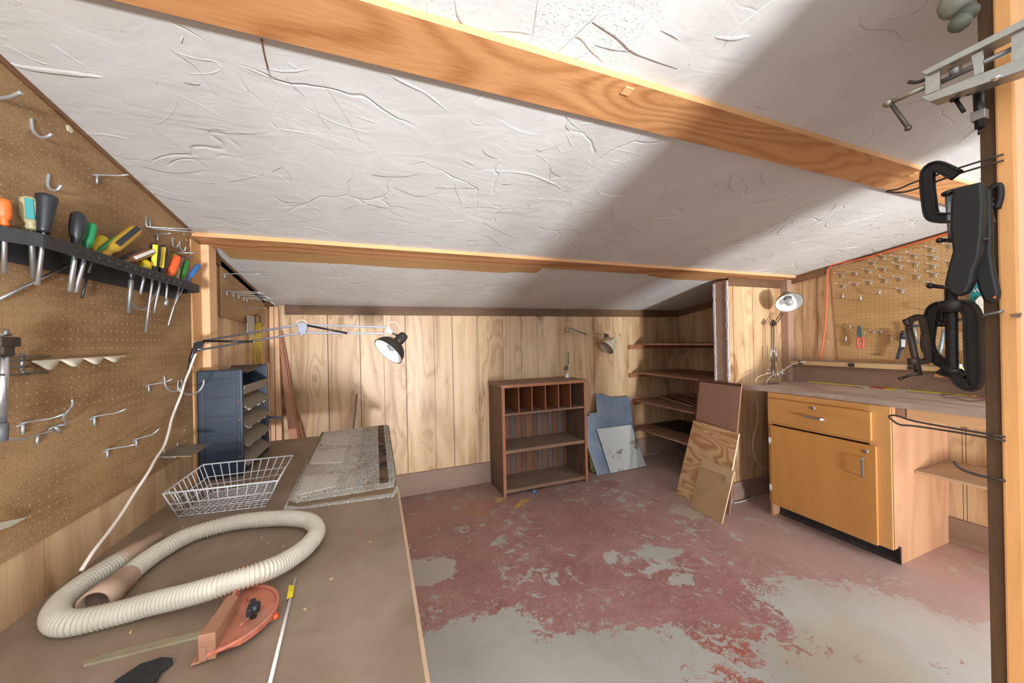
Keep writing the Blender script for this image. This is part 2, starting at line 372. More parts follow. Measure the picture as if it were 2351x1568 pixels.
# ---------------------------------------------------------------- the setting
WEAR = [(0.30, 1.45, 0.42, 0.30, 0.5, 1.0), (0.70, 1.20, 0.75, 0.26, -0.1, 1.0), (0.2, 1.2, 0.5, 0.6, 0, .9), (2.10, 0.95, 0.50, 0.30, -0.55, 1.25), (2.55, 0.45, 0.75, 0.30, -0.4, 1.25), (1.65, 0.75, 0.5, 0.35, -0.2, 0.55),
        (1.60, 1.75, 0.17, 0.09, -0.3, 0.75), (1.50, 1.64, 0.16, 0.05, -0.1, 0.75), (1.56, 1.53, 0.07, 0.05, 0.4, 1.1), (0.75, 2.25, 0.10, 0.05, 0.8, 0.6), (0.25, 2.2, 0.25, 0.12, 0.0, 0.5), (1.35, 1.80, 0.10, 0.06, 0.2, 0.7)]
PATCH = [(0.27, 2.12, 0.20, 0.13, -0.2, (190, 186, 172), 0.9, 0.35), (2.20, 2.08, 0.09, 0.12, 0.5, (186, 172, 152), 0.75, 0.25), (1.10, 2.70, 0.09, 0.035, 0.5, (214, 176, 84), 0.9, 1.0), (0.75, 2.78, 0.16, 0.12, 0.7, (176, 124, 82), 0.35, 1.0), (0.96, 2.84, 0.03, 0.03, 0, (206, 176, 92), 0.8, 1.0), (2.0, 2.75, 0.12, 0.09, 0.3, (150, 88, 88), 0.5, 0.2)]
M_floor = floor_mat(); M_ceil = ceil_mat(); M_panel = panelling('printed_knotty_panelling')
M_groove = plain('groove_brown', (96, 66, 38), 0.7)
M_base = wood('weathered_base_board', (150, 124, 108), (104, 82, 68), 'x', 0, .5, 1.0, 0.6, dust=0.4, blot=0.3, blotc=(82, 62, 52))
M_base_y = wood('weathered_base_board_side', (150, 122, 104), (104, 80, 64), 'y', 0, .5, 1.0, 0.6, dust=0.4, blot=0.3, blotc=(82, 62, 52))
M_dark = wood('old_dark_batten', (116, 84, 60), (66, 46, 34), 'x', 7, .6, 1.2, 0.6, blot=0.7, blotc=(42, 30, 24))
M_dark_y = wood('old_dark_batten_side', (128, 92, 64), (72, 50, 34), 'y', 7, .6, 1.2, 0.6, blot=0.5, blotc=(52, 36, 26))
M_fir = wood('orange_fir_beam', (208, 152, 102), (158, 100, 56), 'x', 2.4, 1.05, 1.0, 0.5, cf=52, cs=3.6, fl=.3)
M_firm = wood('brown_fir_beam', (196, 142, 96), (140, 90, 54), 'x', 3.4, 1.2, .9, 0.55, cf=30)
M_pine = wood('pale_pine_post', (222, 178, 136), (190, 140, 98), 'z', 2.6, .5, .9, 0.55)
M_pine_x = wood('pale_pine_lit_edge', (222, 172, 120), (196, 140, 92), 'x', 0, .4, .9, 0.55)  # lit near edge of the beams painted paler; also used on small blocks
M_trim = wood('brown_grey_trim', (168, 136, 116), (118, 88, 70), 'z', 4, .5, 1.0, 0.6, blot=0.3, blotc=(96, 70, 54))
XL, XR, YB = -0.75, 3.42, 3.25
struct('floor', MB().box(-0.9, 3.6, -0.6, 3.4, -0.1, 0.0), M_floor)
struct('floor_outside', MB().box(-9, 9, -14, -0.6, -0.12, -0.02), plain('pale_outside_concrete', (140, 136, 128), 0.8, 0, .08))

def wall_panel(name, axis, plane, thick, a0, a1, z0, ztop, grooves):
    mb = MB(); gs = sorted(g for g in grooves if a0 < g < a1); e = [a0] + gs + [a1]; G_ = 0.0016
    def q(a, z, d): return (a, plane + d, z) if axis == 'x' else (plane + d, a, z)
    s = 1 if thick > 0 else -1
    for i in range(len(e) - 1):
        l = e[i] + (G_ if i else 0); r = e[i + 1] - (G_ if i < len(e) - 2 else 0)
        pts = [q(l, z0, 0), q(r, z0, 0), q(r, ztop(r), 0), q(l, ztop(l), 0)]
        mb.prism(pts, (0, s * 0.004, 0) if axis == 'x' else (s * 0.004, 0, 0))
    mb.cur = 1
    pts = [q(a0, z0, s * 0.003), q(a1, z0, s * 0.003), q(a1, ztop(a1), s * 0.003), q(a0, ztop(a0), s * 0.003)]
    mb.prism(pts, (0, thick, 0) if axis == 'x' else (thick, 0, 0))
    return struct(name, mb, [M_panel, M_groove])
gb = [-0.69, -0.627, -0.367, -0.363, -0.124, -0.119, 0.066, 0.246, 0.252, 0.497, 0.662, 0.668, 0.905, 0.916, 1.162, 1.355, 1.534, 1.792, 1.962, 2.206, 2.212, 2.462, 2.655, 2.899, 3.079, 3.085, 3.25]
wall_panel('wall_back', 'x', YB, 0.08, XL - 0.08, XR + 0.08, 0, lambda a: zc(YB) + 0.05, gb)
wall_panel('wall_right', 'y', XR, 0.08, 0.28, YB, 0, lambda a: zc(a) + 0.03, [0.5, 0.66, 0.86, 1.035, 1.05, 1.2, 1.38, 1.5, 1.66, 1.814, 1.922, 2.3, 2.42, 2.6, 2.78, 2.9, 3.1])
wall_panel('wall_left', 'y', XL, -0.08, 0.1, YB, 0, lambda a: zc(a) + 0.03, [0.42, 0.5, 0.66, 0.81, 0.95, 1.04, 1.2, 1.31, 1.45, 1.64, 1.71, 1.83, 2.02, 2.13, 2.3, 2.37, 2.5, 2.62, 2.76, 2.84, 3.0, 3.12])
# short wing wall between the worktop and the shelf alcove
wall_panel('wall_wing', 'x', 2.05, 0.095, 2.685, XR, 0, lambda a: zc(2.05) - 0.04, [2.747, 2.752, 2.985, 2.99, 3.2])
# wall beside the entrance, near face unseen; second box added to block light
struct('wall_front_light_block', MB().box(1.09, 1.95, 0.225, 0.30, 0, 2.15).box(0.83, 1.95, -0.45, -0.36, 0, 2.2), plain('cream_painted_wall', (226, 220, 204), 0.6, 0, 0.05))

# ceiling with trowel ridges and splits
cb = MB()
def C3(x, y, d=0.0): return Vector((x, y, zc(y))) - CN * d
cb.add([C3(-0.84, -0.1), C3(3.5, -0.1), C3(3.5, 3.3), C3(-0.84, 3.3), C3(-0.84, -0.1, -0.08), C3(3.5, -0.1, -0.08), C3(3.5, 3.3, -0.08), C3(-0.84, 3.3, -0.08)],
       [(0, 3, 2, 1), (4, 5, 6, 7), (0, 1, 5, 4), (1, 2, 6, 5), (2, 3, 7, 6), (3, 0, 4, 7)])
def ridge(pts, wd=0.003, h=0.002):
    pts = smoothpath(pts, 4); N = len(pts)
    if N < 3: return
    vs = []; side = random.choice((-1, 1))
    for i, p in enumerate(pts):
        t = (pts[min(i + 1, N - 1)] - pts[max(i - 1, 0)]); t = t.normalized() if t.length > 1e-8 else Vector((1, 0, 0))
        nrm = t.cross(CN).normalized(); k = math.sin(PI * (i + .3) / (N - .4)) ** 0.6 * random.uniform(.75, 1.25)
        vs += [p - nrm * wd * k * 0.6 + CN * 0.0005, p - CN * h * k + nrm * side * wd * .3, p + nrm * wd * k * 1.6 + CN * 0.0005]
    fs = []
    for i in range(N - 1):
        a = i * 3; b = a + 3; fs += [(a, a + 1, b + 1, b), (a + 1, a + 2, b + 2, b + 1)]
    cb.add(vs, fs, True)
RID = [
 (4, (8, 100), (76, 138), (111, 148)), (4, (115, 100), (160, 130), (208, 161)), (9, (23, 146), (69, 159), (184, 173), (237, 178)), (3, (390, 113), (452, 155), (474, 186), (501, 222)),
 (4, (398, 119), (452, 136), (494, 142), (509, 161), (526, 192)), (3, (341, 287), (375, 278), (402, 249), (404, 219)), (3, (404, 217), (440, 232), (509, 268)), (2, (341, 287), (406, 333), (526, 418)),
 (3, (526, 418), (566, 410), (605, 400)), (4, (188, 307), (245, 310), (298, 320)), (2, (275, 138), (285, 245), (304, 330)), (4, (624, 395), (651, 383), (664, 402), (670, 421)), (4, (628, 395), (646, 408), (662, 423)),
 (3, (318, 425), (367, 435), (406, 448)), (4, (352, 444), (387, 454), (444, 464)), (3, (647, 111), (660, 180), (700, 222)), (2, (608, 192), (651, 230), (651, 268), (700, 345)), (3, (513, 479), (540, 480), (566, 483)),
 (3, (570, 508), (600, 505), (628, 502)), (6, (883, 167), (934, 194), (978, 216), (1029, 257)), (2, (900, 235), (914, 269), (934, 293)), (2, (648, 231), (652, 269), (672, 300)), (2, (716, 228), (737, 272), (760, 300)),
 (2, (566, 157), (610, 175), (658, 189)), (7, (1102, 393), (1162, 394), (1213, 400), (1255, 416), (1279, 427), (1293, 443)), (4, (1063, 378), (1077, 384), (1088, 389)), (3, (1202, 350), (1235, 356), (1255, 371), (1270, 378)),
 (3, (1270, 378), (1264, 397), (1263, 416)), (3, (1230, 341), (1245, 346), (1296, 327)), (3, (1289, 456), (1310, 468), (1321, 487)), (3, (1053, 477), (1111, 475), (1151, 480)), (3, (1000, 455), (1020, 467), (1048, 490), (1075, 480)),
 (3, (1139, 487), (1196, 488), (1235, 485)), (3, (1109, 510), (1136, 525), (1184, 548)), (2, (1126, 510), (1160, 506), (1190, 502)), (2, (1327, 451), (1355, 441), (1372, 439)), (3, (1231, 550), (1265, 541), (1282, 540)),
 (5, (1359, 50), (1420, 89), (1459, 122), (1556, 158)), (3, (1365, 103), (1400, 112), (1448, 119)), (4, (1122, 72), (1182, 72), (1224, 80)), (7, (1641, 86), (1680, 91), (1724, 83)), (4, (1315, 136), (1330, 130), (1348, 119)),
 (2, (1603, 221), (1640, 190), (1675, 150)), (3, (1072, 255), (1086, 282), (1111, 285), (1119, 271)), (3, (1235, 0), (1228, 50), (1220, 105)), (3, (980, 5), (985, 40), (1000, 60)), (4, (1045, 0), (1055, 45), (1095, 80)), (2, (735, 180), (790, 260), (830, 330)),
 (3, (640, 470), (665, 520), (700, 560)), (3, (735, 300), (720, 330), (700, 370)), (2, (1480, 420), (1560, 380), (1640, 350)), (3, (1300, 500), (1330, 490), (1380, 482)), (3, (905, 430), (960, 450), (1010, 440)), (3, (790, 480), (850, 470), (930, 500)), (2, (1395, 380), (1440, 360), (1500, 345)),
 (3, (1700, 470), (1760, 460), (1830, 440)), (3, (1880, 500), (1930, 480), (1990, 460)), (3, (2040, 45), (2100, 30), (2130, 0)), (3, (1905, 260), (1960, 240), (2010, 232)), (3, (1775, 560), (1830, 555), (1890, 545)), (4, (1965, 575), (2000, 570), (2010, 582))]
for r in RID: ridge([PC(*p) for p in r[1:]], r[0] * 0.00075, r[0] * 0.0005)
rr = random.Random(3)
for i in range(460):
    x = rr.uniform(-0.7, 3.35); y = rr.uniform(0.3, 3.2); a = rr.gauss(0.25, 0.7) if rr.random() < .75 else rr.uniform(0, PI); L = rr.uniform(0.02, 0.16) * (1.3 if y > 1 else .8)
    cur = rr.uniform(-1.2, 1.2); pts = []
    for k in range(5):
        pts.append(C3(min(3.39, max(-.72, x)), y)); a += cur * .22 + rr.uniform(-.12, .12); x += math.cos(a) * L / 4; y += math.sin(a) * L / 4
        y = min(max(y, .1), 3.23)
    ridge(pts, rr.uniform(0.0014, 0.0036), rr.uniform(0.001, 0.0026))
struct('ceiling', cb, M_ceil)

def slope_board(name, x0, x1, y0, y1, t, mat, edge=None, bevel=0.001):   # board fixed flat under the slope
    mb = MB(); mb.add([C3(x0, y0, t), C3(x1, y0, t), C3(x1, y1, t), C3(x0, y1, t), C3(x0, y0, -.002), C3(x1, y0, -.002), C3(x1, y1, -.002), C3(x0, y1, -.002)],
        [(0, 3, 2, 1), (4, 5, 6, 7), (1, 2, 6, 5), (2, 3, 7, 6), (3, 0, 4, 7)])
    mb.cur = 1; n = len(mb.v); mb.add([C3(x0, y0, t), C3(x1, y0, t), C3(x1, y0, -.002), C3(x0, y0, -.002)], [(0, 1, 2, 3)])
    return struct(name, mb, [mat, edge or mat], bevel)
B1 = slope_board('trim_1', XL, XR, 0.748, 0.882, 0.020, M_fir, M_pine_x)
B2 = slope_board('trim_2', XL + .005, XR, 1.955, 2.085, 0.019, M_firm, M_pine_x)
# unplastered strip and torn paper beyond the middle beam
pb = MB(); xs = [-0.70 + i * 0.045 for i in range(40)]
edge = [C3(x, 2.255 + 0.006 * math.sin(x * 9) + rr.uniform(-.002, .002) - (0.03 if x > 0.85 else 0), 0.003) for x in xs]
pb.prism([C3(xs[0], 2.08, 0.003)] + edge + [C3(xs[-1], 2.08, 0.003)], CN * 0.006)
pb.prism([C3(1.95, 2.08, 0.003), C3(1.97, 2.15, 0.003), C3(2.2, 2.19, 0.003), C3(2.32, 2.2, 0.003), C3(2.7, 2.18, 0.003), C3(2.7, 2.08, 0.003)], CN * 0.006)
struct('trim_3', pb, wood('bare_tan_board', (190, 146, 98), (158, 116, 74), 'x', 0, .3, .6, 0.6, blot=0.3, blotc=(120, 86, 56)))
# battens where the ceiling meets the walls
struct('trim_4', MB().box(-0.66, XR - 0.022, YB - 0.022, YB, 1.592, zc(YB) + 0.004), M_dark, 0.002)
def side_batten(name, x0, x1, y0, y1, h, mat):
    a = [(x0, y0, zc(y0) - h), (x0, y1, zc(y1) - h), (x0, y1, zc(y1) + 0.003), (x0, y0, zc(y0) + 0.003)]
    return struct(name, MB().prism(a, (x1 - x0, 0, 0)), mat, 0.002)
side_batten('trim_5', XR - 0.022, XR, 2.15, YB, 0.07, M_dark_y)
side_batten('trim_6', XR - 0.022, XR, 1.74, 2.03, 0.062, M_dark_y)
side_batten('trim_7', XR - 0.012, XR, 0.3, 1.738, 0.012, M_dark_y)
side_batten('trim_8', XL, XL + 0.012, 0.2, 1.93, 0.010, M_dark_y)
side_batten('trim_9', XL, XL + 0.014, 2.12, YB - 0.02, 0.05, M_dark_y)
# left post
struct('trim_10', MB().box(XL, XL + 0.038, 2.03, 2.112, 0.0, zc(2.07) - 0.018), M_pine, 0.002)
struct('trim_11', MB().box(XL, XL + 0.008, 1.94, 2.03, 0.0, zc(2.0) - 0.03), wood('tan_filler_board', (206, 160, 110), (170, 120, 74), 'z', 0, .4, .8, 0.6))
struct('trim_12', MB().box(XL, XL + 0.012, 3.17, YB, 0.3, 1.66), M_dark, 0.001)
# base boards
struct('baseboard_back', MB().box(XL, XR, YB - 0.02, YB, 0, 0.195), M_base, 0.003)
struct('baseboard_right', MB().box(XR - 0.02, XR, 0.3, 1.15, 0, 0.165), M_base_y, 0.003)
struct('baseboard_alcove', MB().box(XR - 0.02, XR, 2.15, YB - .02, 0, 0.18), M_base_y, 0.003)
struct('baseboard_wing', MB().box(2.685, XR - 0.02, 2.03, 2.05, 0, 0.15), M_base, 0.003)
# wing wall end: rough plank between two plaster-smeared edges, top rail, corner trim
M_plsm = plain('plaster_smear', (206, 200, 200), 0.7, 0, 0.3, 60)
mb = MB().box(2.665, 2.685, 2.035, 2.15, 0, zc(2.09) - 0.035); struct('trim_13', mb, wood('mauve_brown_plank', (170, 140, 122), (124, 96, 82), 'z', 5, .4, .9, 0.6, blot=.3, blotc=(90, 66, 56)), 0.002)
mb = MB()
for yy in (2.035, 2.15):
    z = 0.0
    while z < 1.78:
        h = rr.uniform(.015, .05); wv = rr.uniform(.008, .017)
        mb.box(2.659 - rr.uniform(0, .003), 2.667, yy - wv * .6, yy + wv * .6, z, min(z + h, 1.79)); z += h * rr.choice((.9, 1.0, 1.0))
struct('trim_14', mb, M_plsm)
struct('trim_15', MB().box(2.69, XR - 0.06, 2.036, 2.05, zc(2.05) - 0.085, zc(2.05) - 0.02), M_dark, 0.002)
struct('trim_16', MB().box(XR - 0.075, XR - 0.001, 1.99, 2.05, 0.93, zc(2.03) - 0.02), M_trim, 0.002)
# studs at the entrance
M_studd = wood('rough_stud_shaded', (92, 66, 40), (48, 34, 22), 'z', 3, .5, 1.0, 0.7, blot=.5, blotc=(30, 22, 16))  # shade on the post's side face is painted into this dark tone
struct('trim_17', MB().box(1.0, 1.09, 0.2612, 0.2795, 0, zc(.27)), M_studd, 0.001)
struct('trim_18', MB().box(0.992, 1.075, 0.2405, 0.2612, 0, zc(.25)), wood('honey_pine_jamb', (214, 156, 96), (180, 118, 62), 'z', 3, .4, .8, 0.5), 0.003)
# notch block and bent nail on the near beam
# ================================================================ left wall
M_peg = pegmat('brown_pegboard', (172, 138, 98), (124, 92, 60), (172, 140, 106), (142, 110, 76), 0.004, 0.006)
M_pegR = pegmat('tan_pegboard', (196, 160, 112), (172, 132, 84), (104, 76, 48), (206, 176, 134), 0.010, 0.004)
M_galv = plain('galvanised_wire', (196, 202, 206), 0.32, 0.75, 0.1)
M_steel = plain('bright_steel', (206, 208, 212), 0.25, 0.9, 0.12)
M_dsteel = plain('dull_steel', (134, 132, 128), 0.45, 0.7, 0.25)
M_blkp = plain('dusty_black_plastic', (44, 44, 46), 0.5, 0, 0.3, 40, dust=((116, 106, 94), .45))
M_rail = M_blkp
mb = MB(); XP = XL + 0.006
mb.prism([(XL, 0.25, 0.90), (XL, 1.925, 0.903), (XL, 1.925, zc(1.925) - 0.012), (XL, 0.25, zc(.25) - 0.012)], (0.006, 0, 0))
tag(obj('pegboard', mb, M_peg), 'large brown hardboard pegboard on the left wall above the workbench', 'pegboard')
mb = MB(); mb.prism([(XL, 2.24, 1.505), (XL, 2.95, 1.485), (XL, 3.0, 1.50), (XL, 3.0, zc(3.0) - 0.02), (XL, 2.24, zc(2.24) - 0.02)], (0.014, 0, 0))
tag(obj('pegboard', mb, M_peg), 'small brown pegboard offcut screwed up behind the left post', 'pegboard')

def wire(name, pts, r, label, cat='hook', group=None, mat=None, k=4, smooth=True):
    mb = MB(); mb.tube(smoothpath(pts, k) if smooth else pts, r, 7)
    return tag(obj(name, mb, mat or M_galv), label, cat, group)
def thook(root, tip, s, label, group, r=0.0022, leg=0.020, bar=0.012, mat=None, rise=0.006):
    root = Vector(root); tip = Vector(tip); mb = MB()
    d = tip - root; a = root + Vector((0, 0, rise)); k = root + d * 0.74; k.z = root.z + d.z * 0.35 + rise
    mb.tube([a + Vector((-s * 0.003, 0, 0)), a + (k - a) * .1, k - d * .06, k + (tip - k) * .12, tip], r, 7)
    mb.tube([root + Vector((s * .003, -bar, rise * .2)), root + Vector((s * .004, bar, rise * .9))], r * 1.0, 7)
    mb.tube([root + Vector((s * .004, 0, rise * .5)), root + Vector((s * .004, 0, -leg))], r * 1.35, 7)
    return tag(obj('peg_hook', mb, mat or M_galv), label, 'hook', group)
def Ltip(root, u, v, lim=(0.03, 0.13), s=1):
    p = P(u, v, y=root.y); L = abs(p.x - root.x); L = min(max(L, lim[0]), lim[1]); return P(u, v, x=root.x + s * L)
GL = 'steel hooks on the left pegboard'
for (ru, rv, tu, tv, lb) in [(46, 978, 147, 951, 'angled steel peg hook low on the left pegboard, left of two tangled hooks'),
    (212, 962, 289, 939, 'angled steel peg hook alone in the middle of the left pegboard, beside a pale scuff'),
    (242, 1037, 312, 1020, 'lowest angled steel peg hook above the bottom edge of the left pegboard'),
    (309, 1013, 366, 984, 'steel peg hook with its arm slanting up just above the lowest hook'),
    (338, 888, 396, 870, 'angled steel peg hook left of the round wire hook by the lamp cord'),
    (218, 406, 295, 401, 'angled steel peg hook high on the left pegboard near the ceiling edge'),
    (358, 541, 393, 536, 'short angled steel peg hook right above the black and yellow screwdrivers')]:
    r_ = P(ru, rv, x=XP); thook(r_, Ltip(r_, tu, tv), 1, lb, GL)
r_ = P(126, 978, x=XP)
mb = MB(); mb.tube(smoothpath([r_, r_ + Vector((.02, 0, .004)), P(145, 958, x=XP + .035), P(165, 932, x=XP + .055), P(165, 917, x=XP + .058)], 4), 0.0024, 7); mb.tube([P(112, 986, x=XP + .004), P(136, 974, x=XP + .004)], 0.0024, 7); mb.tube([P(126, 980, x=XP + .006), P(141, 993, x=XP + .006)], 0.003, 7)
tag(obj('peg_hook', mb, M_galv), 'steel peg hook twisted upward over another hook low on the left pegboard', 'hook', GL)
mb = MB(); mb.tube(smoothpath([P(123, 988, x=XP + .003), P(92, 997, x=XP + .006), P(74, 1001, x=XP + .02), P(56, 1009, x=XP + .03), P(12, 1007, x=XP + .035)], 4), 0.0024, 7); mb.tube([P(86, 999, x=XP + .005), P(85, 1020, x=XP + .005)], 0.003, 7)
tag(obj('peg_hook', mb, M_galv), 'steel peg hook swung sideways to the left, lowest of the tangled pair', 'hook', GL)
def chain(name, pts, r, label, k=5, **kw): return wire(name, [P(u, v, x=x) for u, v, x in pts], r, label, k=k, **kw)
X0 = XP
chain('curved_hook', [(377, 862, X0), (378, 874, X0 + .003), (381, 888, X0 + .008), (394, 899, X0 + .03), (409, 896, X0 + .055)], 0.003, 'J-shaped thick wire hook left of the lamp cord', group=GL)
chain('curved_hook', [(409, 872, X0), (409, 893, X0 + .003), (419, 901, X0 + .015), (437, 906, X0 + .045), (455, 899, X0 + .075), (466, 885, X0 + .09), (468, 872, X0 + .092)], 0.003, 'large round wire hook whose tip stands in front of the black parts bins', group=GL)
chain('wire_clip', [(416, 871, X0), (417, 882, X0 + .004), (413, 892, X0 + .01), (418, 898, X0 + .014), (421, 884, X0 + .01)], 0.003, 'small looped wire clip behind the lamp cord', group=GL)
chain('bracket_hook', [(377, 1030, X0), (377, 1050, X0 + .002), (379, 1052, X0 + .004), (392, 1051, X0 + .03), (404, 1049, X0 + .05)], 0.0026, 'L-shaped wire hook under the left corner of the metal plate', group=GL, smooth=False)
chain('bracket_hook', [(408, 1013, X0), (407, 1031, X0 + .002), (409, 1033, X0 + .004), (424, 1032, X0 + .035), (436, 1031, X0 + .06)], 0.0026, 'L-shaped wire hook under the rear corner of the metal plate', group=GL, smooth=False)
chain('long_hook', [(335, 495, X0), (336, 519, X0 + .003), (339, 521, X0 + .006), (390, 524, X0 + .06), (442, 526, X0 + .115)], 0.0026, 'left one of two long parallel wire hooks under the ceiling edge', group=GL, smooth=False)
chain('long_hook', [(345, 501, X0), (344, 523, X0 + .003), (348, 525, X0 + .006), (400, 529, X0 + .06), (447, 533, X0 + .112)], 0.0026, 'right one of two long parallel wire hooks under the ceiling edge', group=GL, smooth=False)
chain('j_hook', [(396, 545, X0), (397, 564, X0 + .002), (401, 568, X0 + .006), (406, 568, X0 + .014), (409, 560, X0 + .018)], 0.0026, 'left of two small J hooks near the post top', group=GL)
chain('j_hook', [(412, 553, X0), (414, 571, X0 + .002), (418, 575, X0 + .006), (424, 575, X0 + .014), (426, 567, X0 + .018)], 0.0026, 'right of two small J hooks near the post top', group=GL)
chain('straight_hook', [(396, 577, X0), (406, 580, X0 + .02), (447, 581, X0 + .075)], 0.0026, 'straight steel hook with a white sleeve beside the post', group=GL, smooth=False)
chain('straight_hook', [(411, 586, X0), (425, 590, X0 + .03), (444, 589, X0 + .05)], 0.002, 'thin dull straight hook just below the white-sleeved one', group=GL, mat=M_dsteel, smooth=False)
chain('curved_hook', [(-14, 222, X0), (3, 225, X0 + .012), (24, 222, X0 + .03), (48, 212, X0 + .05)], 0.0042, 'thick curved steel hook at the very top left corner of the pegboard', group=GL)
chain('curved_hook', [(71, 271, X0), (75, 299, X0 + .004), (92, 315, X0 + .02), (108, 314, X0 + .036), (119, 307, X0 + .045)], 0.0036, 'wide steel J hook high on the left pegboard', group=GL)
chain('curved_hook', [(111, 399, X0), (109, 425, X0 + .004), (118, 436, X0 + .014), (132, 436, X0 + .028), (140, 425, X0 + .034)], 0.0034, 'narrow steel J hook above the black-handled screwdrivers', group=GL)
mb = MB()
for i, (u, v) in enumerate([(423, 988), (423, 1011), (418, 1024), (421, 537), (427, 551)]):
    mb = MB(); p = P(u, v, x=XP); mb.lathe(p - Vector((.003, 0, 0)), (1, 0, 0), [(0, .0022), (.003, .0022), (.0035, .0052), (.0055, .0045), (.0068, .002)], 10)
    tag(obj('screw', mb, M_steel), ['upper screw at the lower right of the left pegboard', 'second screw down at the lower right of the left pegboard', 'lowest screw at the right of the left pegboard, behind the plate', 'upper screw in the top right corner of the left pegboard', 'lower screw in the top right corner of the left pegboard'][i], 'screw', 'round-head screws in the left pegboard')
# metal plate on its two hooks
pts = [P(u, v, z=.975) for u, v in [(380, 1054), (429, 1026), (482, 1020), (440, 1048)]]
q = [Vector((XP + .008, 1.63, .962)), Vector((XP + .008, 1.80, .962)), P(482, 1020, x=XP + .105), P(440, 1048, x=XP + .105)]
tag(obj('metal_plate', MB().prism(q, (0, 0, 0.0015)), plain('dull_plate', (150, 144, 128), 0.4, 0.5, 0.3)), 'flat dull metal plate resting on two wire hooks by the black parts bins', 'plate')
# scalloped strip
n = 60; up = []; lo = []
for i in range(n + 1):
    t = i / n; y = 1.150 + t * 0.325; z = 1.327 + 0.002 * t
    ph = (t / .93 * 4) % 1.0 if t < .93 else 0
    up.append(Vector((XP + .010, y, z))); lo.append(Vector((XP + .010 + 0.006 * math.sin(PI * ph), y, z - 0.0035 - 0.021 * (1 - .35 * t) * max(0, math.sin(PI * ph)) ** 1.4)))
mb = MB(); mb.add(up + lo + [p + Vector((.002, 0, 0)) for p in up + lo], [(i, i + 1, n + 2 + i, n + 1 + i) for i in range(n)] + [(2 * n + 2 + i, 3 * n + 3 + i, 3 * n + 4 + i, 2 * n + 3 + i) for i in range(n)] + [(i, 2 * n + 2 + i, 2 * n + 3 + i, i + 1) for i in range(n)] + [(n + 1 + i, n + 2 + i, 3 * n + 4 + i, 3 * n + 3 + i) for i in range(n)] + [(0, n + 1, 3 * n + 3, 2 * n + 2), (n, 3 * n + 2, 4 * n + 3, 2 * n + 1)], True)
tag(obj('scalloped_strip', mb, plain('cream_plastic', (222, 214, 192), 0.45, 0, .06)), 'cream plastic strip with four scallops fixed level on the left pegboard', 'strip')
# pale triangular offcut low at the left
tag(obj('paper_offcut', MB().prism([P(-60, 1235, x=XP + .02), P(-60, 1212, x=XP + .02), P(62, 1187, x=XP + .004), P(20, 1210, x=XP + .008)], (0.002, 0, 0)), plain('pale_card', (202, 196, 176), 0.7, 0, .08)), 'pale grey pointed card tucked against the lower left pegboard', 'card')
mb = MB(); mb.prism([P(152, 288, x=XP), P(158, 287, x=XP), P(167, 300, x=XP), P(164, 306, x=XP), P(154, 300, x=XP)], (.0015, 0, 0))
tag(obj('torn_tape', mb, plain('cream_tape', (216, 204, 176), .7)), 'scrap of cream tape by the ceiling edge of the left pegboard', 'tape')

# clamp hanging at the far left with its double wire hooks
cl = thing('bar_clamp', 'dusty steel bar clamp with a rusty jaw hanging at the left end of the pegboard', 'clamp', P(5, 1015, x=XP + .03))
mb = MB(); a = P(9, 800, x=XP + .045); b = P(2, 975, x=XP + .045); mb.tube([a, b], 0.0075, 10); obj('bar', mb, M_steel, cl)
mb = MB(); mb.tube([P(1, 972, x=XP + .045), P(-2, 1014, x=XP + .045)], 0.011, 8); obj('foot', mb, plain('grey_foot', (110, 112, 114), .5, .4), cl)
mb = MB(); c = P(8, 785, x=XP + .045); mb.obox(c, (0.012, 0, 0), (0, 0.022, 0), (0, 0, 0.010)); mb.obox(P(8, 805, x=XP + .045), (.009, 0, 0), (0, .013, 0), (0, 0, .012)); obj('jaw', mb, plain('rusty_jaw', (70, 60, 52), .7, .4, .4), cl, 0.003)
mb = MB(); mb.tube([P(12, 770, x=XP + .045), P(14, 756, x=XP + .045)], 0.004, 8); mb.tube([P(3, 769, x=XP + .045), P(24, 768, x=XP + .045)], .003, 8); obj('wing_nut', mb, M_dsteel, cl)
for i, (pp, lb) in enumerate([([(-20, 823, .06), (40, 820, .03), (115, 817, .0)], 'upper long wire hook of the rack holding the bar clamp'), ([(-20, 861, .06), (20, 860, .045), (68, 859, .0)], 'lower long wire hook passing behind the bar clamp'),
        ([(18, 829, .04), (66, 827, .0)], 'upper inner wire hook beside the bar clamp'), ([(20, 844, .04), (64, 841, .0)], 'lower inner wire hook beside the bar clamp')]):
    chain('wire_hook', [(u, v, XP + x) for u, v, x in pp], 0.0024, lb, group='wire hooks holding the bar clamp', mat=M_dsteel, smooth=False)
mb = MB(); mb.tube([P(52, 811, x=XP + .012), P(50, 853, x=XP + .012)], 0.0036, 8); mb.tube([P(53, 854, x=XP + .012), P(109, 855, x=XP + .003)], 0.0024, 8)
tag(obj('wire_bracket', mb, M_dsteel), 'upright dull wire bracket joining the four hooks at far left', 'bracket')

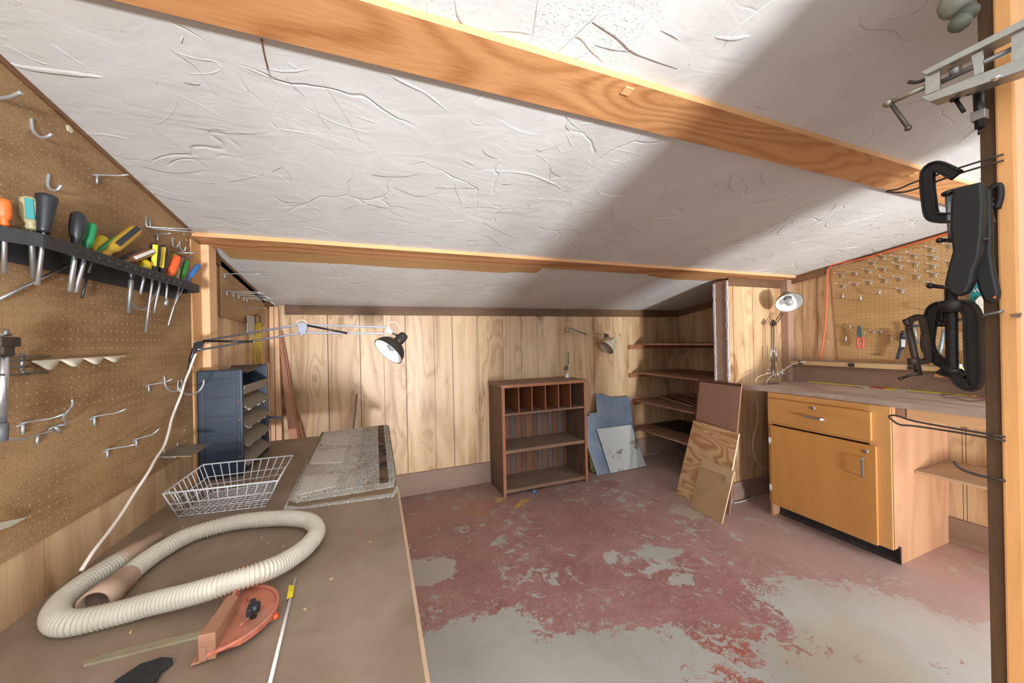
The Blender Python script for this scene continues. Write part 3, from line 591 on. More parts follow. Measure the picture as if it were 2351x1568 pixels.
# screwdriver rack
rk = thing('tool_rack', 'long black plastic tool rack full of screwdrivers on the left pegboard', 'rack', (XP, 1.45, 1.545))
mb = MB(); mb.box(XP, XP + .004, 1.02, 1.83, 1.545, 1.60); obj('back_plate', mb, M_blkp, rk)
mb = MB(); ZT = 1.602
prof = [(XP, 0.98), (-0.665, 1.075), (-0.665, 1.10)] + [(-0.665 - .004 * math.sin(t * PI / 8), 1.10 + t * .085) for t in range(1, 8)] + [(-0.668, 1.80), (XP, 1.84)]
mb.prism([(x, y, ZT - .004) for x, y in prof], (0, 0, .004)); obj('top_shelf', mb, M_blkp, rk)
mb = MB()
for i in range(len(prof) - 1):
    (x0, y0), (x1, y1) = prof[i], prof[i + 1]
    d = Vector((x1 - x0, y1 - y0, 0)); nrm = Vector((d.y, -d.x, 0)).normalized() * 0.0035
    mb.hexa([(x0, y0, ZT - .03), (x1, y1, ZT - .03), (x1 + nrm.x, y1 + nrm.y, ZT - .03), (x0 + nrm.x, y0 + nrm.y, ZT - .03), (x0, y0, ZT), (x1, y1, ZT), (x1 + nrm.x, y1 + nrm.y, ZT), (x0 + nrm.x, y0 + nrm.y, ZT)])
obj('front_lip', mb, M_blkp, rk)
mb = MB()
for i in range(17):
    y = 1.16 + i * 0.037; mb.box(-0.6665, -0.661, y, y + .018, ZT - .021, ZT - .012)
obj('slot_row', mb, M_blkp, rk)

def col(name, c, rough=.3, **k): return plain(name, c, rough, 0, .08, 20, **k)
M_clear = G('clear_amber_plastic'); M_clear.set(col=lin((226, 214, 170)), rough=.15, trans=.55, ior=1.45); M_clear = M_clear.m
M_yel = G('yellow_plastic'); M_yel.set(col=lin((222, 192, 40)), rough=.2, trans=.25); M_yel = M_yel.m
M_grn = G('green_plastic'); M_grn.set(col=lin((40, 150, 96)), rough=.15, trans=.25); M_grn = M_grn.m
M_grn2 = col('dark_green_plastic', (50, 120, 56), .25); M_amb = G('amber_plastic'); M_amb.set(col=lin((208, 166, 54)), rough=.2, trans=.3); M_amb = M_amb.m
M_bk = col('black_handle', (40, 42, 46), .35); M_or = col('orange_red_handle', (226, 96, 48), .35); M_or2 = col('deep_orange_handle', (206, 104, 40), .45); M_bl = col('blue_handle', (58, 116, 176), .35)
M_teal = col('teal_stripe', (24, 130, 128), .4); M_wht = col('white_plastic', (232, 230, 224), .35); M_brn = col('brown_handle', (128, 84, 58), .3); M_ylp = col('yellow_pad', (236, 204, 44), .4)
GS = 'screwdrivers standing in the black rack'
def driver(label, hb, ht, tip, rh, mat, x=-0.70, shaft=0.003, style='std', stripe=None, tipm=None, n=14, sock=None, xt=None, cat='screwdriver', name='screwdriver'):
    B = P(*hb, x=x); T = P(*ht, x=(x if xt is None else xt)); t = thing(name, label, cat, B, GS)
    ax = (T - B); L = ax.length; a = ax.normalized()
    if style == 'std': pr = [(0, rh * .55), (L * .12, rh * .62), (L * .2, rh * .5), (L * .3, rh * .85), (L * .45, rh), (L * .85, rh), (L * .95, rh * .9), (L, rh * .55)]
    elif style == 'taper': pr = [(0, rh * .6), (L * .1, rh * .7), (L * .6, rh * .92), (L * .88, rh * 1.1), (L * .96, rh * 1.12), (L, rh * .8)]
    elif style == 'ball': pr = [(0, rh * .5), (L * .2, rh * .5), (L * .4, rh * .95), (L * .65, rh), (L * .9, rh * .8), (L, rh * .4)]
    else: pr = [(0, rh * .75), (L * .1, rh * .8), (L * .14, rh * .6), (L * .3, rh * .6), (L * .4, rh * .9), (L * .7, rh), (L * .92, rh * .9), (L, rh * .5)]
    nn = 6 if style == 'hex' else n
    h = obj('handle', MB().lathe(B, a, pr, nn), mat, t)
    if stripe:
        e = CAM - B; e = (e - a * a.dot(e)).normalized(); s_ = a.cross(e).normalized(); c = B + a * L * .62 + e * rh * .92
        obj('inlay', MB().obox(c, s_ * rh * .42, e * rh * .16, a * L * .30), stripe, h, 0.001)
    if tip:
        E_ = P(*tip, x=x); mb = MB(); mb.tube([B + a * L * .05, B, E_], [shaft, shaft, shaft], 8)
        if sock: mb.lathe(E_, (B - E_), [(0, sock), (0.022, sock), (.026, shaft)], 10)
        obj('shaft', mb, tipm or M_steel, t)
    return t
driver('orange-handled screwdriver at the far left end of the rack', (10, 520), (6, 456), (9, 628), 0.012, M_or2, -0.715, 0.004)
driver('clear-handled screwdriver with a teal inlay', (72, 530), (66, 452), (77, 640), 0.0145, M_clear, -0.712, 0.005, 'std', M_teal, M_dsteel)
driver('large black fluted screwdriver beside the teal one', (100, 535), (108, 448), (86, 655), 0.0155, M_bk, -0.69, 0.004, 'taper')
driver('black octagonal screwdriver with white lettering, left of the green one', (173, 578), (181, 488), (160, 670), 0.0155, M_bk, -0.69, 0.005, 'hex')
driver('bright green screwdriver standing next to the black octagonal one', (196, 582), (211, 513), (173, 672), 0.011, M_grn, -0.69, 0.0048, 'std')
driver('yellow screwdriver mostly hidden behind the slanting green one', (215, 585), (238, 545), None, 0.0125, M_yel, -0.72)
driver('thin green screwdriver leaning to the right behind the amber one', (214, 588), (272, 544), (203, 627), 0.0085, M_grn2, -0.705, 0.003, 'std', None, M_dsteel)
driver('large amber screwdriver with dark inlay leaning right', (232, 592), (316, 524), None, 0.0165, M_amb, -0.695, .004, 'std', M_bk)
driver('black screwdriver lying low behind the brown and white one', (262, 606), (316, 580), None, 0.0085, M_bk, -0.715)
driver('brown screwdriver with a broad white inlay lying on the rack', (275, 606), (352, 576), None, 0.0115, M_brn, -0.69, .003, 'std', M_wht)
driver('stubby clear yellow screwdriver in the middle of the rack', (331, 632), (334, 597), (322, 676), 0.016, M_yel, -0.69, .0038, 'ball')
driver('black and yellow grip screwdriver with the longest shaft, left of its twin', (350, 640), (357, 559), (334, 764), 0.0155, M_bk, -0.69, .0036, 'grip', M_ylp)
driver('black and yellow grip screwdriver behind and right of its twin', (368, 643), (376, 564), (353, 720), 0.0135, M_bk, -0.695, .0036, 'grip', M_ylp)
driver('orange-handled nut driver with a socket end', (384, 646), (408, 589), (380, 703), 0.0135, M_or, -0.69, .0034, 'std', sock=.0065)
driver('clear yellow screwdriver behind the orange nut driver', (394, 648), (402, 584), None, 0.010, M_yel, -0.715)
driver('small clear screwdriver between the orange and green ones', (405, 650), (409, 612), None, 0.0075, M_clear, -0.70)
driver('green screwdriver near the right end with a long shaft', (414, 651), (429, 598), (386, 748), 0.010, M_grn2, -0.70, .0032)
driver('blue-handled awl leaning out at the right end of the rack', (428, 646), (456, 608), (400, 700), 0.0105, M_bl, -0.695, .0022)
driver('thick steel punch with a small black handle in the rack', (301, 645), (303, 610), (295, 720), 0.008, M_bk, -0.70, .0066, tipm=M_dsteel, cat='punch', name='punch')
wire('steel_rod', [P(-14, 693, x=XP + .012), P(88, 642, x=XP + .012), P(158, 607, x=XP + .02)], 0.0035, 'long steel rod slanting across the pegboard below the rack', 'rod', mat=M_steel, smooth=False)
wire('steel_bit', [P(414, 630, x=-.712), P(420, 590, x=-.712)], 0.003, 'short bright steel bit upright among the small handles', 'bit', GS, M_steel, smooth=False)
wire('wire_loop', [P(300, 662, x=-.72), P(301, 690, x=-.72), P(310, 705, x=-.72), P(325, 710, x=-.72), P(337, 706, x=-.72), P(347, 690, x=-.72), P(366, 658, x=-.72)], 0.0022, 'bent grey wire loop hanging under the middle of the rack', 'wire', mat=M_galv)
wire('hacksaw_blade', [P(188, 684, x=-.73), P(203, 625, x=-.73)], 0.003, 'thin dark blade hanging under the green screwdriver', 'blade', mat=M_bk, smooth=False)

# small pegboard hooks
GSM = 'steel hooks on the small pegboard behind the post'
XQ = XL + .014
for ru, rv, tu, tv, lb in [(514, 631, 604, 628, 'highest long peg hook on the small pegboard'), (519, 671, 608, 673, 'leftmost hook of the row on the small pegboard'), (534, 675, 606, 676, 'second hook from the left of the row on the small pegboard'),
      (546, 679, 627, 688, 'third hook from the left of the row on the small pegboard'), (558, 684, 616, 690, 'fourth hook from the left of the row on the small pegboard'), (565, 687, 636, 702, 'rightmost hook of the row, arm drooping to the corner'), (563, 707, 616, 710, 'lowest hook on the small pegboard, dark and alone')]:
    r_ = P(ru, rv, x=XQ); thook(r_, Ltip(r_, tu, tv, (.05, .19)), 1, lb, GSM, 0.0022, 0.018, 0.008, M_dsteel if 'lowest' in lb else None)
# yellow bungee cords on a grey tag
bg = thing('bungee_cords', 'bundle of yellow and black bungee cords hanging behind the black bins', 'cord', P(590, 745, x=XL + .03))
for i, du in enumerate((-5, 0, 5, 9)):
    mb = MB(); mb.tube([P(589 + du, 741, x=XL + .02 + .004 * i), P(588 + du * 1.1, 850, x=XL + .02 + .004 * i)], 0.0042, 8)
    g = G('bungee_yellow_black'); c = g.sep(g.co('World')); w_ = g.m2('SINE', g.m2('ADD', g.m2('MULTIPLY', c[2], 520), g.m2('MULTIPLY', c[1], 300)))
    g.set(col=g.mix(g.step(w_, 0.15, .3), lin((232, 200, 40)), lin((24, 24, 22))), rough=.7); obj('strand', mb, g.m, bg)
mb = MB(); mb.tube(smoothpath([P(585, 742, x=XL + .02), P(586, 726, x=XL + .02), P(592, 722, x=XL + .02), P(598, 730, x=XL + .02), P(597, 745, x=XL + .02)], 5), .003, 8); obj('hook', mb, M_bk, bg)
tag(obj('grey_label_strip', MB().prism([P(568, 724, x=XL + .03), P(583, 726, x=XL + .03), P(582, 770, x=XL + .03), P(566, 768, x=XL + .03)], (.003, 0, 0)), plain('pale_grey_card', (176, 166, 158), .6)), 'pale grey card strip hanging beside the bungee cords', 'card')

# ================================================================ workbench
M_bench = bench_mat()
wbt = thing('workbench', 'long low workbench with a dusty brown top along the left wall', 'workbench', (-.34, 1.4, 0))
ZB = 0.756
mb = MB(); mb.box(XL + .001, 0.070, 0.28, 2.595, ZB - .019, ZB); obj('tabletop', mb, M_bench, wbt)
mb = MB(); mb.box(0.070, 0.078, 0.28, 2.597, ZB - .040, ZB + .001)
obj('edge_strip', mb, wood('pale_edge_strip', (206, 178, 146), (160, 128, 98), 'y', 0, .3, 1.0, .6, blot=.3, blotc=(120, 96, 76)), wbt, 0.001)
M_leg = wood('bench_leg_wood', (170, 130, 92), (120, 86, 56), 'z', 2, .5, .8, .6)
for x in (XL + .05, -0.03):
    for y in (0.35, 1.45, 2.5): obj('leg', MB().box(x - .04, x + .04, y - .04, y + .04, 0, ZB - .019), M_leg, wbt, .002)
obj('rail', MB().box(-.01, .01, .40, 2.46, ZB - .13, ZB - .03), M_leg, wbt)

# black parts bins
bn = thing('parts_bin_tower', 'dusty blue-black tower of tilting parts bins on the workbench by the post', 'bin tower', (-.66, 2.15, ZB))
M_bin = plain('blue_black_plastic', (42, 54, 68), .42, 0, .35, 8, dust=((120, 108, 92), .4)); M_binf = plain('dusty_bin_lid', (132, 120, 104), .6, 0, .2, 25)
bx0, bx1 = -0.742, -0.572
def side_panel(y0, y1, nm):
    mb = MB(); mb.box(bx0, bx1, y0, y1, ZB, ZB + .49); o = obj(nm, mb, M_bin, bn, 0.010)
    mb = MB()
    for k in range(5): z = ZB + .03 + k * .085; mb.box(bx0 + .03, bx1 - .028, y0 - .0025, y0, z, z + .078)
    mb.box(bx0 + .012, bx0 + .026, y0 - .003, y0, ZB + .02, ZB + .47); mb.box(bx1 - .022, bx1 - .012, y0 - .003, y0, ZB + .02, ZB + .47)
    obj('raised_panel', mb, M_bin, o, 0.0015)
    for k in range(4):
        mb = MB(); mb.lathe((bx1 - .014, y0 - .002, ZB + .09 + k * .085), (0, -1, 0), [(0, .004), (.003, .0035)], 10); obj('rivet', mb, M_brn, o)
    return o
side_panel(1.955, 1.972, 'side_panel'); side_panel(2.355, 2.372, 'side_panel')
obj('back_panel', MB().box(bx0, bx0 + .006, 1.972, 2.355, ZB + .01, ZB + .47), M_bin, bn)
obj('base_panel', MB().box(bx0, bx1 - .01, 1.972, 2.355, ZB, ZB + .012), M_bin, bn)
for k in range(5):
    z = ZB + .015 + k * .088
    mb = MB(); op = .045 if k < 4 else 0.0
    # bin: sloping front flap tipped outward, floor and back
    mb.prism([(bx0 + .01, 1.976, z), (bx1 - .02, 1.976, z), (bx1 - .02, 1.976, z + .004), (bx0 + .01, 1.976, z + .004)], (0, .375, 0))
    b_ = obj('bin', mb, M_bin, bn)
    if k < 4:
        mb = MB(); mb.prism([(bx1 - .06, 1.976, z + .076), (bx1 + .012, 1.976, z + .022), (bx1 + .014, 1.976, z + .026), (bx1 - .058, 1.976, z + .081)], (0, .375, 0)); obj('lid', mb, M_binf, b_)
        mb = MB(); mb.box(bx1 - .014, bx1 - .008, 1.976, 2.351, z + .002, z + .022); obj('front_edge', mb, M_bin, b_)
        for yy in (2.06, 2.20, 2.30):
            mb = MB(); mb.box(bx1 - .008, bx1 - .006, yy, yy + .035, z + .004, z + .018); obj('paper_label', mb, M_wht, b_)
    else:
        mb = MB(); mb.prism([(bx1 - .012, 1.976, z), (bx1, 1.976, z + .045), (bx1 + .004, 1.976, z + .045), (bx1 - .008, 1.976, z)], (0, .375, 0)); obj('front_edge', mb, M_binf, b_)
        mb = MB(); mb.prism([(bx0 + .03, 2.12, z + .09), (bx1 - .03, 2.12, z + .094), (bx1 - .02, 2.34, z + .112), (bx0 + .02, 2.34, z + .112)], (0, 0, .006)); obj('top_flap', mb, M_bin, b_)

# swing-arm lamps -----------------------------------------------------
M_chr = plain('blued_chrome', (118, 120, 128), .18, 1.0, .1); M_blk = plain('black_enamel', (34, 34, 36), .3, .2, .2); M_shin = plain('white_enamel_inside', (240, 240, 238), .3, 0, .03)
M_cordw = plain('cream_cord', (224, 214, 200), .5, 0, .06)
def shade(parent, apex, ax, R, H, neckR, neckL, mat, matin, bulb=1.0, slots=True):
    ax = Vector(ax).normalized(); A = Vector(apex)   # apex: where neck meets dome, axis points to the open mouth
    pr = []; 
    for i in range(13):
        t = i / 12; pr.append((H * (1 - math.cos(t * PI / 2)) ** .9, neckR * .9 + (R - neckR * .9) * math.sin(t * PI / 2) ** 1.05))
    out = MB().lathe(A, ax, pr + [(H + .002, R + .002)], 36, False)
    s = obj('lamp_shade', out, mat, parent)
    obj('inner_lining', MB().lathe(A + ax * .0018, ax, [(a, max(.003, r - .0022)) for a, r in pr], 36, False), matin, s)
    mb = MB(); mb.lathe(A - ax * neckL, ax, [(0, neckR * .55), (.003, neckR * .85), (.012, neckR), (neckL * .6, neckR), (neckL, neckR * 1.08), (neckL + .004, neckR * .9)], 24)
    nk = obj('socket_housing', mb, mat, parent)
    if slots:
        e1 = ax.orthogonal().normalized(); e2 = ax.cross(e1); mb = MB()
        for k in range(12):
            an = 2 * PI * k / 12; e = e1 * math.cos(an) + e2 * math.sin(an); mb.obox(A - ax * neckL * .45 + e * neckR * .985, e * .0012, ax.cross(e) * .0018, ax * neckL * .22)
        obj('vent_slots', mb, M_bk, nk)
    if bulb:
        mb = MB(); mb.lathe(A + ax * .004, ax, [(a_ * bulb, r_ * bulb) for a_, r_ in [(0, .012), (.015, .013), (.03, .022), (.05, .03), (.062, .028), (.074, .018), (.078, .004)]], 20)
        g = G('frosted_bulb'); g.set(col=lin((170, 172, 176)), rough=.2, trans=.15); obj('bulb', mb, g.m, parent)
    return s
def bars(parent, a, b, off, w, mat, name='arm_bar'):
    a = Vector(a); b = Vector(b); d = (b - a).normalized(); 
    for s_ in (1, -1):
        o_ = Vector((0, 0, off * s_)) if abs(d.z) < .8 else _r * off * s_
        mb = MB(); mb.tube([a + o_, b + o_], w, 4); obj(name, mb, mat, parent)
YL = 1.86
lp = thing('swing_arm_lamp', 'black swing arm desk lamp reaching right from the left wall above the bins', 'lamp', P(440, 830, y=YL))
def L_(u, v, dy=0.0): return P(u, v, y=YL + dy)
for nm, a, b in [('lower_arm_bar', (463, 783), (690, 745)), ('lower_arm_bar', (460, 803), (688, 765)), ('upper_arm_bar', (700, 746), (888, 751)), ('upper_arm_bar', (700, 764), (886, 766))]:
    mb = MB(); A_, B_ = L_(*a), L_(*b); d = (B_ - A_).normalized(); nn = d.cross(Vector((0, 1, 0))).normalized(); mb.obox((A_ + B_) / 2, (B_ - A_) / 2, Vector((0, .0035, 0)), nn * .0042); obj(nm, mb, M_chr, lp, .001)
for a, b in [((465, 783, -.012), (582, 784, -.012)), ((705, 747, -.012), (798, 765, -.012))]:
    mb = MB(); mb.tube([P(a[0], a[1], y=YL + a[2]), P(b[0], b[1], y=YL + b[2])], .0045, 10); obj('spring', mb, M_blk, lp)
mb = MB(); mb.prism([L_(444, 786, -.006), L_(470, 781, -.006), L_(458, 806, -.006), L_(441, 808, -.006)], (0, .012, 0)); mb.tube([L_(446, 800), L_(437, 830)], .008, 10); mb.tube([L_(437, 828), L_(434, 850)], .006, 8)
obj('base_bracket', mb, M_blk, lp, .001)
mb = MB(); mb.prism([L_(681, 743, -.008), L_(694, 739, -.008), L_(707, 745, -.008), L_(701, 768, -.008), L_(692, 770, -.008), L_(684, 760, -.008)], (0, .014, 0)); obj('elbow_plate', mb, M_chr, lp, .001)
mb = MB(); mb.prism([L_(884, 763, -.006), L_(888, 750, -.006), L_(893, 750, -.006), L_(903, 763, -.006), L_(899, 767, -.006)], (0, .01, 0)); mb.tube([L_(899, 764), L_(912, 770)], .005, 8); obj('head_joint', mb, M_chr, lp)
mb = MB()
for u, v in [(446, 785), (466, 782), (457, 802), (687, 746), (703, 747), (692, 768), (700, 765), (582, 784), (798, 765), (887, 752), (900, 763)]: obj('pivot_screw', MB().lathe(L_(u, v, -.006), (0, -1, 0), [(0, .005), (.004, .005), (.006, .003)], 10), M_steel, lp)

ap = L_(911, 787); mouth = L_(887, 811); axd = Vector((mouth.x - ap.x, -.027, mouth.z - ap.z))
shade(lp, ap, axd, 0.080, 0.064, 0.024, 0.062, plain('smoky_black_enamel', (66, 60, 54), .28, .5, .25), M_shin, .62)
mb = MB(); mb.tube(smoothpath([L_(680, 748, .01), L_(683, 738, .01), L_(693, 735, .01), L_(703, 739, .01), L_(708, 748, .01)], 5), .0018, 6); mb.tube(smoothpath([L_(888, 748, .01), L_(900, 739, .01), L_(914, 745, .01), L_(918, 758, .01)], 5), .0018, 6); obj('wire_loop', mb, M_cordw, lp)
cp = [(450, 812, 1.845), (445, 822, 1.84), (435, 850, 1.83), (424, 877, 1.80), (416, 905, 1.77), (404, 935, 1.74), (394, 962, 1.70), (387, 992, 1.65), (376, 1025, 1.59), (358, 1052, 1.52), (340, 1085, 1.45), (310, 1130, 1.38), (282, 1175, 1.31), (250, 1220, 1.24), (215, 1265, 1.175), (186, 1310, 1.14)]
pp = []
for u, v, y in cp:
    p = P(u, v, y=y)
    if p.x < XL + .008: p = P(u, v, x=XL + .012)
    if p.z < ZB + .004: p = P(u, v, z=ZB + .004)
    pp.append(p)
mb = MB(); mb.tube(smoothpath(pp, 5), .0042, 8); obj('power_cord', mb, M_cordw, lp)

# wire basket -----------------------------------------------------------
M_wb = plain('white_coated_wire', (226, 228, 232), .35, 0, .05)
zt = ZB + .115
c_top = [P(u, v, z=zt) for u, v in [(374, 1134), (466, 1067), (672, 1046), (637, 1104)]]
c_bot = [P(u, v, z=ZB + .004) for u, v in [(408, 1186), (490, 1130), (636, 1106), (612, 1162)]]
bk = thing('wire_basket', 'white coated wire tray standing on the workbench in front of the black bins', 'basket', P(520, 1150, z=ZB))
mb = MB(); mb.tube(c_top, .0032, 8, closed=True); obj('rim', mb, M_wb, bk)
mb = MB(); mb.tube([a.lerp(b, .45) for a, b in zip(c_top, c_bot)], .002, 6, closed=True); mb.tube(c_bot, .0022, 6, closed=True)
for t_ in (.72,): mb.tube([a.lerp(b, t_) for a, b in zip(c_top, c_bot)], .0016, 6, closed=True)
obj('side_rails', mb, M_wb, bk)
NA, NB = 11, 9
mb = MB()
for e, n_ in ((0, NB), (1, NA), (2, NB), (3, NA)):
    a0, a1 = c_top[e], c_top[(e + 1) % 4]; b0, b1 = c_bot[e], c_bot[(e + 1) % 4]
    for k in range(1, n_): mb.tube([a0.lerp(a1, k / n_), b0.lerp(b1, k / n_)], .0017, 6)
for i in range(4): mb.tube([c_top[i], c_bot[i]], .002, 6)
obj('side_wires', mb, M_wb, bk)
mb = MB()
for k in range(1, 14): t_ = k / 14; mb.tube([c_bot[0].lerp(c_bot[3], t_), c_bot[1].lerp(c_bot[2], t_)], .0014, 6)
for k in range(1, 12): t_ = k / 12; mb.tube([c_bot[0].lerp(c_bot[1], t_) + Vector((0, 0, .002)), c_bot[3].lerp(c_bot[2], t_) + Vector((0, 0, .002))], .0014, 6)
obj('floor_grid', mb, M_wb, bk)

# asphalt shingles --------------------------------------------------------
def shingle_mat(name, tanx=False, pale=0):
    g = G(name); v = g.co('World'); gr = g.noise(v, 260, 2, .6); n = g.noise(g.mp(v, (1, .6, 1)), 9, 4, .6); s_ = g.sep(v)
    c = g.ramp(gr, [(.36, lin((124, 118, 108))), (.47, lin((184, 178, 166))), (.56, lin((216, 212, 202))), (.66, lin((238, 236, 230)))])
    c = g.mix(g.m2('MULTIPLY', g.step(n, .45, .7), .45), c, lin((156, 128, 100)))
    if pale: c = g.mix(pale, c, lin((222, 214, 202)))
    if tanx:   # darker granules right of centre, lighter tabs at the left, a bare tar strip
        n3 = g.m2('ADD', s_[0], g.m2('MULTIPLY', g.m2('SUBTRACT', g.noise(v, 30, 3), .5), .02))
        drk = g.m2('MULTIPLY', g.step(n3, -0.10, -.08), g.step(gr, .62, .45)); c = g.mix(g.m2('MULTIPLY', drk, .5), c, lin((92, 92, 90)))
        strip = g.m2('MULTIPLY', g.step(s_[0], 0.004, .006), g.step(s_[0], .042, .040)); 
        sc_ = g.mix(g.step(g.noise(v, 12, 5, .7), .4, .6), lin((116, 96, 78)), lin((58, 50, 42))); c = g.mix(g.m2('MULTIPLY', strip, g.step(s_[1], 1.54, 1.545)), c, sc_)
    g.set(col=c, rough=.85, spec=.15, normal=g.bump(gr, .8, .003)); return g.m
M_sh = shingle_mat('granule_shingle'); M_sh2 = shingle_mat('granule_shingle_striped', True); M_tar = plain('shingle_back', (140, 116, 92), .75, 0, .25)
def quad_px(pts, z, h): q = [P(u, v, z=z) for u, v in pts]; return MB().prism(q, (0, 0, h))
GSH = 'asphalt shingles stacked on the workbench'
for i, (pts, z, m, lb) in enumerate([
    ([(650, 1172), (737, 996), (893, 980), (913, 1128), (905, 1140), (700, 1168)], ZB, M_sh, 'lowest grey shingle of the stack on the workbench'),
    ([(660, 1160), (738, 994), (893, 978), (911, 1112), (900, 1132), (690, 1163)], ZB + .005, M_tar, 'second shingle up, its tan underside strip showing at the edge'),
    ([(665, 1150), (745, 993), (890, 977), (908, 1098), (905, 1118), (680, 1155)], ZB + .010, M_sh, 'third shingle up with speckled grey front edge'),
    ([(674, 1140), (757, 992), (889, 976), (903, 1090), (900, 1106), (692, 1143)], ZB + .015, M_sh2, 'top shingle of the stack with a dark tar strip')]):
    tag(obj('roof_shingle', quad_px(pts, z, .0045), m), lb, 'shingle', GSH)
mb = MB()
for (a, b) in [((700, 1100), (800, 1078)), ((715, 1053), (790, 1045)), ((724, 1020), (795, 1012))]: 
    A_, B_ = P(*a, z=ZB + .0195), P(*b, z=ZB + .0195)
M_tab = shingle_mat('pale_granule_shingle', False, .5)
top_tabs = thing('shingle_tab', 'row of raised grey shingle tabs on the left half of the stack top', 'shingle', P(740, 1060, z=ZB + .0195))
for (a, b, c_, d_) in [((684, 1138), (700, 1096), (782, 1088), (768, 1118)), ((712, 1066), (722, 1038), (796, 1030), (788, 1062)), ((735, 1020), (742, 1002), (808, 1000), (800, 1020))]:
    obj('tab', quad_px([a, b, c_, d_], ZB + .0195, .0045), M_tab, top_tabs)

# vacuum hose -------------------------------------------------------------
M_hose = plain('ribbed_cream_hose', (206, 198, 180), .4, 0, .08, 12); M_cuff = plain('beige_rubber_cuff', (188, 160, 138), .5, 0, .12, 14)
hz = ZB + .0255
hp = [(364, 1234), (323, 1258), (279, 1285), (204, 1332), (156, 1368), (130, 1400), (132, 1424), (160, 1430), (200, 1424), (280, 1405), (340, 1388), (430, 1366), (510, 1343), (590, 1317), (646, 1294), (700, 1258), (727, 1222), (716, 1200), (690, 1192), (640, 1190), (544, 1199), (442, 1226), (374, 1261), (327, 1293), (289, 1326)]
hh = thing('vacuum_hose', 'long ribbed cream vacuum hose coiled on the workbench', 'hose', P(430, 1320, z=ZB))
P3 = []
for i, (u, v) in enumerate(hp):
    z = hz
    P3.append(P(u, v, z=z + {10: .005, 11: .016, 12: .029, 13: .030, 14: .018, 15: .006}.get(i, 0)))
dense = smoothpath(P3[2:], 10)
# resample evenly then add ribs
acc = [0.0]
for i in range(1, len(dense)): acc.append(acc[-1] + (dense[i] - dense[i - 1]).length)
tot = acc[-1]; step = 0.0016; n_ = int(tot / step); pts = []; rad = []; j = 0
for i in range(n_):
    s_ = i * step
    while j < len(acc) - 2 and acc[j + 1] < s_: j += 1
    t_ = (s_ - acc[j]) / max(1e-9, acc[j + 1] - acc[j]); pts.append(dense[j].lerp(dense[j + 1], t_)); rad.append(0.0225 + 0.0019 * math.sin(2 * PI * s_ / 0.0078))
mb = MB(); mb.tube(pts, rad, 18); obj('ribbed_tube', mb, M_hose, hh)
a = P3[2]; b = P3[1]; e = P(364, 1233, z=hz)
mb = MB(); mb.lathe(a, b - a, [(-.012, .0235), (.0, .024), ((b - a).length * .9, .023), ((b - a).length, .019), ((b - a).length + (e - b).length, .017)], 20); obj('end_cuff', mb, M_cuff, hh)
a = P3[-1]; b = P(214, 1390, z=ZB + .0315); d = (b - a)
mb = MB(); mb.lathe(a, d, [(-.01, .0235), (0, .0265), (d.length * .5, .027), (d.length * .55, .031), (d.length, .031), (d.length, .026), (d.length * .8, .025)], 22, False); obj('end_cuff', mb, M_cuff, hh)

# orange mitre gauge ------------------------------------------------------
M_org = plain('chipped_orange_paint', (204, 118, 92), .5, .1, .25, 60, dust=((176, 136, 116), .6)); M_orb = wood('dusty_brown_casting', (176, 128, 100), (130, 88, 66), 'y', 0, .2, .6, .6, blot=.4, blotc=(100, 70, 54))
mg = thing('mitre_gauge', 'orange cast mitre gauge with black knob lying on the workbench', 'mitre gauge', P(530, 1440, z=ZB))
zb2 = ZB + .004
fence = [P(445, 1533, z=zb2), P(490, 1508, z=zb2), P(560, 1352, z=zb2), P(540, 1356, z=zb2)]
mb = MB(); f0 = P(468, 1522, z=zb2); f1 = P(562, 1322, z=zb2); dd = (f1 - f0); nn = Vector((dd.y, -dd.x, 0)).normalized()
mb.prism([f0 - nn * .008, f0 + nn * .004, f1 + nn * .004, f1 - nn * .008], (0, 0, .028)); zt2 = ZB + .055; tp = [P(u, v, z=zt2) for u, v in [(453, 1460), (494, 1452), (548, 1366), (524, 1366)]]; mb.prism([p - Vector((0, 0, .050)) for p in tp], (0, 0, .050)); mb.prism([f0 - nn * .020, f0 + nn * .004, f1 + nn * .004, f1 - nn * .020], (0, 0, .005))
obj('fence', mb, M_orb, mg, .0015)
cen = f0.lerp(f1, .33); R_ = .100; pts = [cen + nn * .004 + (dd.normalized() * math.cos(t_) + nn * math.sin(t_)) * R_ * (.92 if abs(t_ - PI / 2) > 1.2 else 1.0) for t_ in [PI * k / 18 for k in range(19)]]
mb = MB(); mb.prism([p + Vector((0, 0, .010)) for p in pts], (0, 0, .007)); hd = obj('head', mb, M_org, mg, .0012)
rim = [cen + nn * .004 + (dd.normalized() * math.cos(t_) + nn * math.sin(t_)) * R_ * .97 + Vector((0, 0, .019)) for t_ in [PI * (.05 + .9 * k / 24) for k in range(25)]]
mb = MB(); mb.tube(rim, .004, 8); mb.tube([p - (p - cen - nn * .004 - Vector((0, 0, .019))) * .42 for p in rim[4:20]], .003, 8); obj('raised_rim', mb, M_org, hd)
mb = MB(); mb.obox(cen + nn * .014 + Vector((0, 0, .03)), dd.normalized() * .06, nn * .004, Vector((0, 0, .014))); obj('web', mb, M_org, hd, .002)
kp = P(582, 1408, z=ZB + .03); mb = MB(); mb.lathe(kp, (0.1, 0, 1), [(-.018, .006), (0, .007), (.004, .012), (.018, .012), (.021, .009)], 7); mb.obox(kp + Vector((-.004, 0, .014)), dd.normalized() * .019, nn * .005, Vector((0, 0, .007))); obj('knob', mb, M_bk, mg, .001)
mb = MB()
for q_ in (.22, .62): c_ = f0.lerp(f1, q_) + nn * .012 + Vector((0, 0, .017)); mb.lathe(c_, (0, 0, 1), [(0, .006), (.004, .0055), (.006, .003)], 8)
obj('screws', mb, M_steel, mg)
